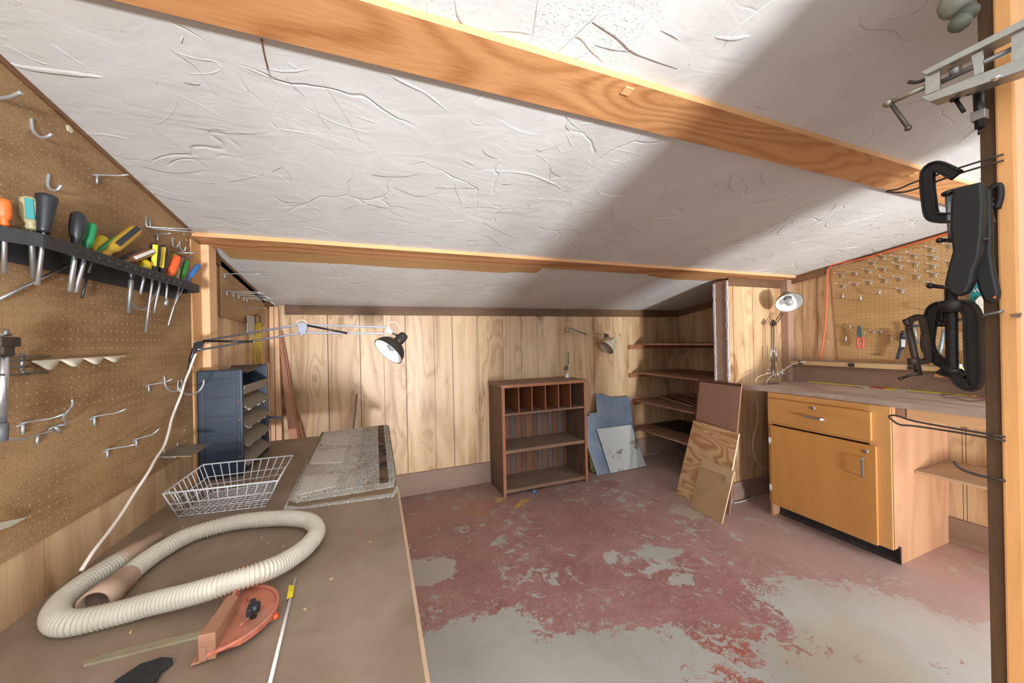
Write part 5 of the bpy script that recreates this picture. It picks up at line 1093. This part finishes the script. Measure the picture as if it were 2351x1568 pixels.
for rn, lst in rows:
    for i, (r0, t0) in enumerate(lst):
        R0 = P(1880 + .185 * r0[0], 540 + .185 * r0[1], x=XPR - .004); tu, tv = 1880 + .185 * t0[0], 540 + .185 * t0[1]
        T0 = Ltip(R0, tu, tv, (.04, .11), -1)
        lb = 'angled steel peg hook, ' + ((od[i] + ' from the left' if i else 'leftmost') if len(lst) > 1 else 'alone') + ' in the ' + rn + ' of the right pegboard'
        thook(R0, T0, -1, lb, GR, .0022, .022, .013)
GJ = 'small J hooks on the right pegboard'
for (u0, va, vb, lb) in [(298, 720, 785, 'leftmost small J hook just under the angled hooks on the right pegboard'), (520, 740, 810, 'second small J hook under the angled hooks, lower than its neighbour'), (755, 670, 735, 'small J hook just left of the lone lowest angled hook'),
      (1645, 405, 475, 'small J hook beside the black clamp handles on the right pegboard'), (1380, 865, 925, 'small J hook behind the top of the iron C-clamps'), (335, 1252, 1318, 'small J hook low on the right pegboard, left of the red pliers')]:
    u = 1880 + .185 * u0; a = P(u, 540 + .185 * vb, x=XPR); top = P(u + .5, 540 + .185 * va, x=XPR - .045); bt = P(u - 1.5, 540 + .185 * vb, x=XPR - .03)
    wire('j_hook', [a + Vector((0, .004, .02)), a + Vector((-.004, .003, 0)), bt, P(u, 540 + .185 * (vb - 8), x=XPR - .043), top], .0027, lb, group=GJ, k=4)
for (pts, lb) in [([(300, 1152, .0), (330, 1156, .02), (385, 1158, .03), (390, 1118, .034)], 'double-ended wire hook low at the left of the right pegboard'), ([(470, 1240, .0), (540, 1242, .03), (560, 1240, .045), (563, 1204, .047)], 'L-shaped hook holding the red-handled wire strippers'),
                  ([(850, 1240, .0), (900, 1240, .02), (905, 1300, .03), (860, 1308, .01)], 'Z-shaped hook right of the low paired hooks')]:
    wire('wire_hook', [P(1880 + .185 * a, 540 + .185 * b, x=XPR - c) for a, b, c in pts], .0026, lb, group='bent wire hooks low on the right pegboard', k=3, smooth=False)
wire('wire_hook', [P(1880 + .185 * 330, 540 + .185 * 1156, x=XPR - .02), P(1880 + .185 * 328, 540 + .185 * 1120, x=XPR - .022)], .0026, 'short upright wire beside the double-ended hook', group='bent wire hooks low on the right pegboard', smooth=False)
r1 = P(2008, 762, x=XPR - .004); hk = thook(r1, Ltip(r1, 1996, 759, (.03, .06), -1), -1, 'red-tipped small peg hook low on the right pegboard', GR, .002, .014, .012)
r1 = P(2024, 762, x=XPR - .004); thook(r1, Ltip(r1, 2014, 758, (.03, .06), -1), -1, 'small peg hook just right of the red-tipped one', GR, .002, .014, .012)
mb = MB(); mb.ball(P(1995.5, 758, x=XPR - .06), .004); obj('tip_cap', mb, plain('red_cap', (200, 50, 50), .5), hk)
# wire strippers
ws_ = thing('wire_strippers', 'red-handled wire strippers hanging on the right pegboard', 'pliers', P(1974, 770, x=XPR - .03))
xw = XPR - .03
def Wp(a, b, x=xw): return P(1880 + .185 * a, 540 + .185 * b, x=x)
obj('jaws', MB().prism([Wp(485, 1130), (Wp(505, 1120)), Wp(522, 1132), Wp(535, 1200), Wp(532, 1255), Wp(520, 1272), Wp(490, 1272), Wp(474, 1250), Wp(474, 1195)], (-.006, 0, 0)), plain('blue_steel', (110, 130, 142), .4, .6), ws_, .0008)
for pts in ([(488, 1262), (478, 1300), (476, 1350), (484, 1385), (496, 1402)], [(528, 1262), (546, 1300), (548, 1350), (542, 1385), (534, 1402)]):
    obj('handle', MB().tube(smoothpath([Wp(a, b, xw - .003) for a, b in pts], 4), [.0058] * 17, 10), plain('red_grip', (216, 70, 84), .45), ws_)
# crimper
cr = thing('crimping_tool', 'black crimping tool with a white label on the right pegboard', 'crimper', P(2075, 780, x=XPR - .03))
obj('body', MB().prism([Wp(1015, 1215), Wp(1040, 1185), Wp(1085, 1182), Wp(1100, 1210), Wp(1092, 1330), Wp(1075, 1395), Wp(1035, 1430), Wp(1000, 1540), Wp(960, 1535), Wp(985, 1440), Wp(1012, 1350)], (-.014, 0, 0)), plain('blue_black_grip', (52, 60, 72), .45), cr, .002)
obj('label_plate', MB().prism([Wp(1022, 1292, xw - .0145), Wp(1075, 1296, xw - .0145), Wp(1070, 1388, xw - .0145), Wp(1022, 1385, xw - .0145)], (-.0006, 0, 0)), M_wht, cr)
obj('mechanism', MB().lathe(Wp(1072, 1215, xw - .014), (-1, 0, 0), [(0, .013), (.004, .013), (.006, .006)], 10).lathe(Wp(1060, 1250, xw - .014), (-1, 0, 0), [(0, .008), (.005, .008)], 8), M_dsteel, cr)
tag(obj('pen_mark_slot', MB().box(XPR - .0012, XPR - .0002, P(2021, 813, x=XPR).y, P(1996, 813, x=XPR).y, P(2008, 814, x=XPR).z, P(2008, 813, x=XPR).z), M_bk), 'short thin black strip low on the right pegboard', 'strip')
# orange extension cord
M_oc = plain('orange_cord', (240, 104, 62), .5, 0, .06)
oc = [(1884, 824), (1889, 790), (1894, 750), (1897, 700), (1899, 650), (1901, 624), (1907, 611), (1925, 604), (1960, 598), (2000, 589), (2040, 577), (2080, 565), (2120, 553), (2150, 544), (2180, 535), (2240, 520)]
mb = MB(); mb.tube(smoothpath([P(u, v, x=XPR - (.02 if u > 1895 else .012)) for u, v in oc], 5), .0048, 8); tag(obj('extension_cord', mb, M_oc), 'orange extension cord looped over the top corner of the right pegboard', 'cord')
for i, (a, b) in enumerate([((1903, 611), (1918, 614)), ((1904, 617), (1911, 618))]):
    wire('cord_nail', [P(*a, x=XPR + .004), P(*b, x=XPR - .05)], .0018, ['upper thin nail holding the orange cord', 'lower thin nail holding the orange cord'][i], 'nail', 'nails at the corner of the right pegboard', M_dsteel, smooth=False)
# blister pack hanging behind the clamps
bp = thing('blister_pack', 'teal blister card with a cream hand tool hanging at the right end of the pegboard', 'package', P(2250, 700, x=3.37))
xb = 3.385
obj('card', MB().prism([P(2231, 648, x=xb), P(2290, 640, x=xb), P(2290, 775, x=xb), P(2241, 766, x=xb), P(2236, 720, x=xb), P(2222, 700, x=xb)], (.002, 0, 0)), plain('teal_card', (40, 124, 124), .4), bp)
obj('tool_body', MB().prism([P(2240, 690, x=xb - .002), P(2250, 680, x=xb - .002), P(2275, 684, x=xb - .002), P(2270, 715, x=xb - .002), P(2257, 730, x=xb - .002), P(2258, 762, x=xb - .002), P(2246, 762, x=xb - .002), P(2248, 730, x=xb - .002), P(2243, 710, x=xb - .002)], (-.012, 0, 0)), plain('cream_tool', (232, 230, 214), .4), bp, .003)
def text3(s, name, mat, parent, loc, size, right, up, extr=.0004, label=None):
    cu = bpy.data.curves.new('tmp', 'FONT'); cu.body = s; cu.size = size; cu.extrude = extr; cu.align_x = 'CENTER'; cu.align_y = 'CENTER'
    ob = bpy.data.objects.new('tmp', cu); COL.objects.link(ob); dg = bpy.context.evaluated_depsgraph_get(); me = bpy.data.meshes.new_from_object(ob.evaluated_get(dg)); bpy.data.objects.remove(ob)
    R_ = Vector(right).normalized(); U_ = Vector(up).normalized(); mb = MB(); mb.add([Vector(loc) + R_ * v.co.x + U_ * v.co.y + R_.cross(U_) * v.co.z for v in me.vertices], [tuple(p.vertices) for p in me.polygons])
    return obj(name, mb, mat, parent)
text3('2-Way', 'lettering', M_wht, bp, P(2243, 667, x=xb - .002), .030, (0, -1, 0), (0, 0, 1))

# small things on the ledge behind the clamps
LZ = 1.086
GI = 'small things on the ledge behind the clamps'
def onledge(u, x=3.36): p = P(u, 800, x=x); return Vector((x, p.y, LZ))
mb = MB(); c0 = onledge(2262); mb.lathe(c0, (0, 0, 1), [(0, .038), (.01, .042), (.105, .038), (.115, .030)], 24); cn = thing('white_tub', 'grey-white tub marked with a black letter A, beside the wooden post', 'tub', c0, GI)
obj('tub', mb, plain('grey_white_tub', (206, 210, 214), .35), cn); 
text3('A', 'lettering', M_bk, cn, c0 + Vector((-.0445, .012, .065)), .06, (0, -1, 0), (0, 0, 1))
items = [(2140, (230, 190, 60), 'small yellow capped bottle on the ledge', .010, .040), (2150, (232, 232, 226), 'small white capped tube on the ledge behind the clamps', .009, .030), (2170, (212, 66, 74), 'small red and white bottle on the ledge', .012, .034), (2203, (236, 226, 150), 'white bottle with a yellow base on the ledge', .016, .052), (2185, (60, 62, 66), 'small dark jar on the ledge behind the big clamp screw', .012, .03)]
for u, c_, lb, r_, h_ in items:
    if u < 2100: continue
    o_ = onledge(u, 3.34) if u > 2158 else Vector((3.37, P(u, 850, x=3.37).y, 1.136 if P(u, 850, x=3.37).y > 1.13 else LZ))
    bt = thing('small_bottle', lb, 'bottle', o_, GI); obj('body', MB().lathe(o_, (0, 0, 1), [(0, r_), (h_ * .7, r_), (h_ * .85, r_ * .6), (h_ * .9, r_ * .6)], 14), plain('bottle_' + str(u), c_, .4), bt); obj('cap', MB().lathe(o_ + Vector((0, 0, h_ * .9)), (0, 0, 1), [(0, r_ * .65), (h_ * .3, r_ * .6)], 12), M_wht, bt)
tw = thing('combination_wrench', 'shiny steel wrench hanging on the pegboard behind the small C-clamp', 'wrench', P(2103, 770, x=3.38))
mb = MB(); mb.tube([P(2100, 752, x=3.38), P(2104, 782, x=3.38)], .006, 8); mb.lathe(P(2099, 748, x=3.38), (1, 0, 0), [(-.004, .012), (.004, .012)], 14); mb.lathe(P(2106, 785, x=3.38), (1, 0, 0), [(-.004, .013), (.004, .013)], 14); obj('wrench', mb, M_steel, tw)
wire('grey_tube', [P(2168, 755, x=3.36), P(2152, 838, x=3.36)], .010, 'grey metal tube standing slanted behind the iron clamps', 'tube', mat=plain('grey_tube', (140, 150, 152), .35, .5), smooth=False)

# loose things on the worktop
ZW = .953
a, b = P(1872, 875, z=ZW), P(2270, 905.5, z=ZW); a.x = min(a.x, 3.37); b.x = min(b.x, 3.38)
d = (b - a).normalized(); n2 = Vector((d.y, -d.x, 0)) * .0085
tag(obj('yellow_straightedge', MB().prism([a - n2, a + n2, b + n2, b - n2], (0, 0, .004)), plain('bright_yellow', (240, 216, 40), .4, 0, .04)), 'long yellow straightedge lying along the back of the worktop', 'straightedge')
pk = thing('plastic_packet', 'flat clear packet with red and yellow print on the worktop', 'packet', P(2025, 888, z=ZW))
obj('bag', MB().prism([P(u, v, z=ZW + .0005) for u, v in [(1950, 882), (1985, 893), (2082, 900), (2096, 895), (2060, 889), (1990, 882)]], (0, 0, .003)), plain('clear_bag', (190, 186, 180), .25), pk)
obj('print_patch', MB().prism([P(u, v, z=ZW + .0036) for u, v in [(1992, 889), (2025, 894), (2045, 889), (2010, 885)]], (0, 0, .0006)), plain('red_print', (196, 52, 44), .4), pk)
obj('print_patch', MB().prism([P(u, v, z=ZW + .0036) for u, v in [(2025, 894), (2050, 896.5), (2068, 892), (2045, 889)]], (0, 0, .0006)), plain('yellow_print', (226, 190, 40), .4), pk)
wire('black_lead', [P(u, v, z=ZW + .004) for u, v in [(2275, 902), (2230, 903), (2180, 905), (2162, 904), (2170, 912), (2195, 914), (2225, 921), (2262, 918), (2285, 916)]], .0016, 'thin black test lead looped on the worktop by the post', 'lead', mat=M_bk)
wire('red_lead', [P(u, v, z=ZW + .005) for u, v in [(2275, 897), (2245, 898), (2220, 903), (2238, 913), (2262, 914), (2285, 908)]], .0016, 'thin red test lead beside the black one on the worktop', 'lead', mat=plain('red_lead', (186, 40, 44), .5))
# white and silver lamp
Y3 = 1.965
def K(u, v, dy=0.0): return P(u, v, y=Y3 + dy)
lw = thing('desk_lamp', 'chrome spring-arm desk lamp with a white shade clamped to the worktop corner', 'lamp', K(1776, 874))
for du in (-2.5, 2.5): obj('lower_arm_bar', MB().tube([K(1774.5 + du, 855), K(1774 + du, 748)], .004, 8), M_chr, lw)
for du in (-5.5, 6): obj('spring', MB().tube([K(1775 + du, 798), K(1776 + du, 830)], .0052, 10), M_steel, lw); 
for du in (-5.5, 6): obj('spring_wire', MB().tube([K(1775 + du, 830), K(1776 + du, 848)], .0014, 6), M_steel, lw)
mb = MB(); mb.tube([K(1776, 745), K(1793, 718)], .0045, 8); mb.tube([K(1781, 747), K(1797, 721)], .0045, 8); obj('upper_arm', mb, plain('brown_steel_arm', (122, 108, 92), .4, .6), lw)
mb = MB(); mb.prism([K(1769, 745, -.01), K(1776, 733, -.01), K(1783, 742, -.01), K(1777, 750, -.01)], (0, .014, 0)); obj('elbow_joint', mb, M_chr, lw, .001)
mb = MB(); mb.box(K(1774, 870).x - .012, K(1788, 870).x + .012, Y3 - .025, Y3 + .02, .953, .958); mb.tube([K(1786, 872), K(1785, 852)], .007, 10); mb.tube([K(1775, 868), K(1775, 848)], .006, 10); mb.tube([K(1758, 857), K(1797, 857)], .0045, 8); mb.tube([K(1762, 849), K(1777, 851)], .004, 8); mb.tube([K(1795, 866), K(1796, 849)], .0075, 10); mb.tube([K(1796, 857), K(1815, 859)], .003, 8)
mb.ball(K(1763, 849), .007, 8); mb.ball(K(1796, 848), .009, 8)
obj('clamp', mb, M_steel, lw)
ap = K(1808, 684, -.10); mo = K(1816, 706, -.16); shade(lw, ap, mo - ap, .092, .060, .030, .06, plain('grey_brown_enamel', (126, 118, 104), .35, .3, .15), M_shin, slots=False)
M_cw = plain('white_cord', (228, 226, 216), .5)
mb = MB(); mb.tube(smoothpath([P(1840, 832, x=3.35), P(1826, 834, x=3.33), P(1808, 843, x=3.2), P(1796, 853, x=3.16), P(1775, 862, x=3.08), P(1768, 866, x=3.05), P(1760, 878, x=2.99), P(1760, 892, x=3.0)], 6), .0032, 8)
o_ = obj('power_cord', mb, M_cw, lw); obj('plug', MB().obox(P(1843, 831.5, x=3.352), (.010, 0, 0), (0, .012, 0), (0, 0, .008)), M_wht, o_, .002)
cc = [(1762, 858, .96), (1745, 863, .965), (1736, 870, .965), (1734, 882, .955), (1733, 893, .90), (1736, 910, .84), (1740, 935, .74), (1739, 965, .62), (1733, 990, .54), (1728, 1020, .42), (1733, 1050, .30), (1745, 1068, .22), (1760, 1075, .19), (1772, 1074, .19)]
mb = MB(); mb.tube(smoothpath([P(u, v, y=1.9 + .04 * min(1, i / 6)) for i, (u, v, z) in enumerate(cc)], 5), .0030, 8); tag(obj('electric_cable', mb, plain('tan_cord', (206, 178, 146), .5)), 'thin tan cord drooping from the worktop notch down beside the cabinet', 'cord')

# ================================================================ entrance post: rods and clamps
M_iron = plain('rusty_black_iron', (30, 24, 21), .55, .35, .5, 30); M_irong = plain('black_painted_iron', (20, 20, 21), .4, .2, .3, 30); M_alu = plain('worn_aluminium', (172, 172, 166), .35, .75, .12, 40); M_rodd = plain('dark_wire', (70, 64, 58), .5, .5, .2)
XC = .984
def Q(u, v, x=XC): return P(u, v, x=x)
GRD = 'wire hooks standing out from the entrance post'
def rod(label, pts, r, mat=M_rodd, x=.986): return wire('wire_hook', [Q(u, v, x) for u, v in pts], r, label, 'hook', GRD, mat, 3, True)
rod('upper hairpin wire hook whose loop ends over the near beam', [(2304, 354), (2200, 386), (2100, 418), (2062, 434), (2036, 438), (2042, 441), (2075, 441), (2110, 431), (2200, 399), (2304, 368)], .0017)
rod('lower hairpin wire hook reaching in front of the cabinet side', [(2308, 1003), (2200, 985), (2100, 967), (2058, 954), (2041, 956), (2048, 964), (2066, 975), (2100, 978), (2200, 993), (2308, 1012)], .0019)
rod('lowest single wire hook with a bent tip', [(2308, 1104), (2250, 1092), (2210, 1078), (2195, 1066), (2191, 1059)], .0023)
rod('straight steel rod carrying the iron C-clamps', [(2304, 714), (2240, 727), (2180, 738), (2078, 752)], .0024, M_dsteel)
# C clamp on the upper hook
def cclamp(label, frame, r, screw, handle, x, extra=None, mat=M_iron, group='iron clamps hanging on the entrance post', swivel=None, threads=None, mscrew=None):
    t = thing('c_clamp', label, 'clamp', Q(*screw[0], x), group)
    fr = smoothpath([Q(u, v, x) for u, v in frame], 4)
    mb = MB(); band(mb, fr, r * 1.05, r * .75); obj('frame', mb, mat, t, .0008)
    s0, s1 = Q(*screw[0], x), Q(*screw[1], x); sr = screw[2]
    if threads:
        L = (s1 - s0).length; nn_ = int(L / .0008); pts = [s0.lerp(s1, i / nn_) for i in range(nn_ + 1)]; mb = MB().tube(pts, [sr * (1 + .13 * math.sin(2 * PI * i * .0008 / .0030)) for i in range(nn_ + 1)], 10)
    else: mb = MB().tube([s0, s1], sr, 12)
    obj('screw', mb, mscrew or mat, t)
    obj('handle', MB().tube([Q(*handle[0], x - .008), Q(*handle[1], x - .008)], handle[2], 8).ball(Q(*handle[0], x - .008), handle[2] * 1.6, 8), mat, t)
    if swivel: obj('swivel_pad', MB().lathe(Q(*swivel[0], x), Q(*swivel[1], x) - Q(*swivel[0], x), [(0, swivel[2]), (.004, swivel[2]), (.008, swivel[2] * .6)], 12), mat, t)
    if extra:
        for nm, a, b, r_ in extra: obj(nm, MB().tube([Q(*a, x), Q(*b, x)], r_, 10), mscrew if nm == 'pin' and mscrew else mat, t)
    return t
cclamp('black C-clamp hooked over the upper hairpin wire', [(2196, 402), (2168, 388), (2148, 382), (2132, 392), (2129, 420), (2133, 460), (2139, 492), (2155, 500), (2196, 500)], .0088, ((2180, 452), (2188, 556), .0056), ((2157, 552), (2272, 550), .0032), .968, None, M_irong, swivel=((2176, 440), (2181, 452), .0085), mscrew=plain('zinc_screw', (134, 146, 148), .35, .7, .15))
# black spring clamp
M_bsc = plain('matt_black_plastic', (14, 13, 12), .6, 0, .3, 20)
scp = thing('spring_clamp', 'big matt black spring clamp with two wide handles hanging on the post', 'clamp', Q(2240, 560, .965), 'iron clamps hanging on the entrance post')
obj('handle', MB().prism([Q(u, v, .972) for u, v in [(2200, 436), (2268, 420), (2272, 470), (2268, 540), (2262, 590), (2250, 620), (2244, 650), (2232, 672), (2210, 682), (2192, 674), (2180, 652), (2190, 610), (2199, 578), (2193, 530), (2194, 480)]], (-.022, 0, 0)), M_bsc, scp, .004)
obj('handle', MB().prism([Q(u, v, .984) for u, v in [(2250, 520), (2268, 430), (2282, 440), (2286, 530), (2284, 580), (2292, 630), (2302, 672), (2298, 690), (2282, 698), (2264, 690), (2254, 668), (2246, 640), (2240, 600)]], (-.014, 0, 0)), M_bsc, scp, .004)
obj('grip_tip', MB().ball(Q(2283, 683, .968), .002, 8), M_or, scp)
# big iron clamp
bcl = cclamp('largest iron C-clamp with a coarse threaded screw hanging lowest on the post', [(2190, 704), (2215, 702), (2232, 722), (2234, 770), (2236, 820), (2238, 860), (2232, 884), (2215, 880), (2196, 860), (2168, 850), (2160, 846)], .0100, ((2183, 664), (2186, 850), .0078), ((2136, 656), (2192, 662), .0035), .962, [('nut_block', (2184, 690), (2185, 716), .0155), ('anvil', (2186, 846), (2186, 856), .012)], M_iron, threads=True)
cclamp('black C-clamp hanging behind the big threaded screw', [(2185, 706), (2162, 702), (2142, 712), (2134, 750), (2130, 790), (2140, 814), (2162, 832), (2180, 838)], .0085, ((2166, 712), (2158, 750), .004), ((2158, 742), (2176, 748), .003), .985, None, M_irong)
cclamp('small brown C-clamp at the far left of the hanging clamps', [(2084, 744), (2092, 734), (2112, 728), (2122, 745), (2128, 790), (2132, 822), (2124, 829), (2094, 832)], .0055, ((2086, 752), (2110, 862), .0052), ((2068, 869), (2108, 856), .0026), .978, [('collar', (2096, 822), (2099, 838), .0085), ('cap', (2078, 742), (2090, 738), .0082)], plain('brown_iron', (62, 50, 40), .5, .4, .4))
# aluminium bar jig at the top
XA = .93
aj = thing('bar_vise', 'worn aluminium slotted bar vise with a T-handled screw at the top of the post', 'vise', Q(2200, 190, XA), 'iron clamps hanging on the entrance post')
def qprism(pts, x, d): return MB().prism([Q(u, v, x) for u, v in pts], (d, 0, 0))
obj('top_flange', MB().prism([Q(2112, 166, XA), Q(2385, 25, XA), Q(2385, 45, XA), Q(2126, 172, XA)], (.030, 0, 0)), M_alu, aj, .001)
obj('bottom_flange', MB().prism([Q(2112, 224, XA), Q(2385, 116, XA), Q(2385, 150, XA), Q(2134, 234, XA)], (.030, 0, 0)), M_alu, aj, .001)
for pts in ([(2124, 176), (2158, 160), (2158, 205), (2124, 218)], [(2230, 128), (2256, 115), (2256, 166), (2238, 174)], [(2322, 80), (2385, 48), (2385, 118), (2322, 143)]):
    obj('web', qprism(pts, XA + .006, .004), M_alu, aj)
obj('inner_rod', MB().tube([Q(2158, 190, XA + .016), Q(2325, 112, XA + .016)], .0042, 10), M_dsteel, aj)
obj('sliding_nut', MB().tube([Q(2182, 168, XA + .014), Q(2205, 158, XA + .014)], .008, 10), M_dsteel, aj)
obj('screw', MB().tube([Q(2128, 198, XA + .012), Q(2040, 237, XA + .012)], .0048, 10).ball(Q(2039, 237, XA + .012), .008, 10), plain('tan_steel', (150, 142, 124), .4, .6), aj)
obj('t_handle', MB().tube([Q(2047, 240, XA + .006), Q(2085, 293, XA + .006)], .0036, 8).ball(Q(2085, 294, XA + .006), .0055, 8), plain('brown_steel', (92, 82, 72), .45, .5), aj)
obj('rivets', MB().lathe(Q(2288, 178, XA - .001), (0, -.2, -1), [(0, .006), (.003, .004)], 10), M_steel, aj)
wire('bent_hook', [Q(2124, 183, .95), Q(2104, 189, .95), Q(2086, 188, .95)], .003, 'short dark bent hook poking out left of the aluminium vise', 'hook', GRD, M_rodd)
bb = thing('hanging_bolt', 'rusty bolt with a thin shank hanging below the aluminium vise', 'bolt', Q(2192, 220, .955), 'iron clamps hanging on the entrance post')
obj('head', MB().tube([Q(2190, 216, .955), Q(2193, 230, .955)], .0062, 8), M_iron, bb); obj('shank', MB().tube([Q(2195, 230, .955), Q(2213, 257, .955)], .0028, 8), M_iron, bb)
wire('thin_wire', [Q(2236, 210, .955), Q(2222, 218, .955), Q(2204, 211, .955)], .0018, 'thin dark wire curling under the aluminium vise', 'wire', GRD, M_rodd)
kb = thing('bar_clamp', 'slim black bar clamp end hanging beside the post under the aluminium vise', 'clamp', Q(2248, 250, .97), 'iron clamps hanging on the entrance post')
obj('bar', MB().tube([Q(2246, 196, .97), Q(2250, 294, .97)], [.0068, .0058], 10), M_irong, kb); obj('collar', MB().obox(Q(2249, 266, .97), (.008, 0, 0), (0, .008, 0), (0, 0, .008)), M_dsteel, kb, .001); obj('pin', MB().tube([Q(2249, 294, .97), Q(2248, 309, .97)], .0018, 8), M_irong, kb)
gk = thing('pipe_clamp', 'dusty grey lobed clamp end at the very top beside the post', 'clamp', Q(2200, 30, .97), 'iron clamps hanging on the entrance post')
obj('body', MB().ball(Q(2196, 4, .97), .026, 16, (.8, .9, 1.0)), plain('dusty_grey_iron', (126, 126, 114), .6, .2, .3, 40), gk)
obj('lobe', MB().ball(Q(2222, 30, .965), .014, 14), plain('dark_grey_iron', (84, 84, 74), .6, .2, .35, 40), gk); obj('lobe', MB().ball(Q(2204, 52, .96), .0145, 14), plain('dark_grey_iron2', (92, 96, 82), .6, .2, .35, 40), gk)
rk2 = thing('pipe_fitting', 'rusty brown clamp knob and lever tucked behind the black spring clamp', 'clamp', Q(2262, 470, .985), 'iron clamps hanging on the entrance post')
obj('knob', MB().lathe(Q(2262, 458, .982), Q(2264, 480, .982) - Q(2262, 458, .982), [(0, .008), (.004, .0095), (.007, .007), (.010, .0095), (.014, .009), (.017, .006)], 12), plain('brown_grey_metal', (120, 100, 84), .5, .4), rk2)
obj('lever', MB().tube([Q(2266, 480, .982), Q(2279, 512, .982)], .004, 8), plain('brown_lever', (96, 72, 52), .5, .3), rk2)
obj('arm', MB().tube(smoothpath([Q(2256, 455, .985), Q(2272, 436, .985), Q(2292, 425, .985), Q(2296, 450, .985), Q(2288, 480, .985)], 4), .0048, 8), M_iron, rk2)
# gouge in the jamb where the rod enters
tag(obj('jamb_gouge', MB().prism([P(2318, 722, y=.2395), P(2346, 718, y=.2395), P(2344, 728, y=.2395), P(2325, 728, y=.2395)], (0, .0006, 0)), plain('dark_gouge', (98, 56, 30), .8)), 'dark splintered gouge in the honey pine jamb', 'gouge')
# near beam: bent nail and notch block
wire('bent_nail', [PC(601, 86) - CN * .004, PC(605, 102) - CN * .014, PC(611, 120) - CN * .022, PC(616, 134) - CN * .028], .0018, 'rusty nail sticking down from the far edge of the near beam', 'nail', mat=plain('rust_nail', (110, 70, 50), .6, .3), k=4)
for i, (u, v) in enumerate([(1440, 190), (2096, 388)]):
    c_ = PC(u, v); tag(obj('wood_block', MB().obox(c_ - CN * .012 + Vector((0, .004, 0)), (.014, 0, 0), Vector((0, .012, -SL * .012)), CN * .012), [M_pine_x], bevel=.001), ['small pale wood block notched over the middle of the near beam', 'small dark wood block on the near beam beside the hairpin hook'][i], 'block')
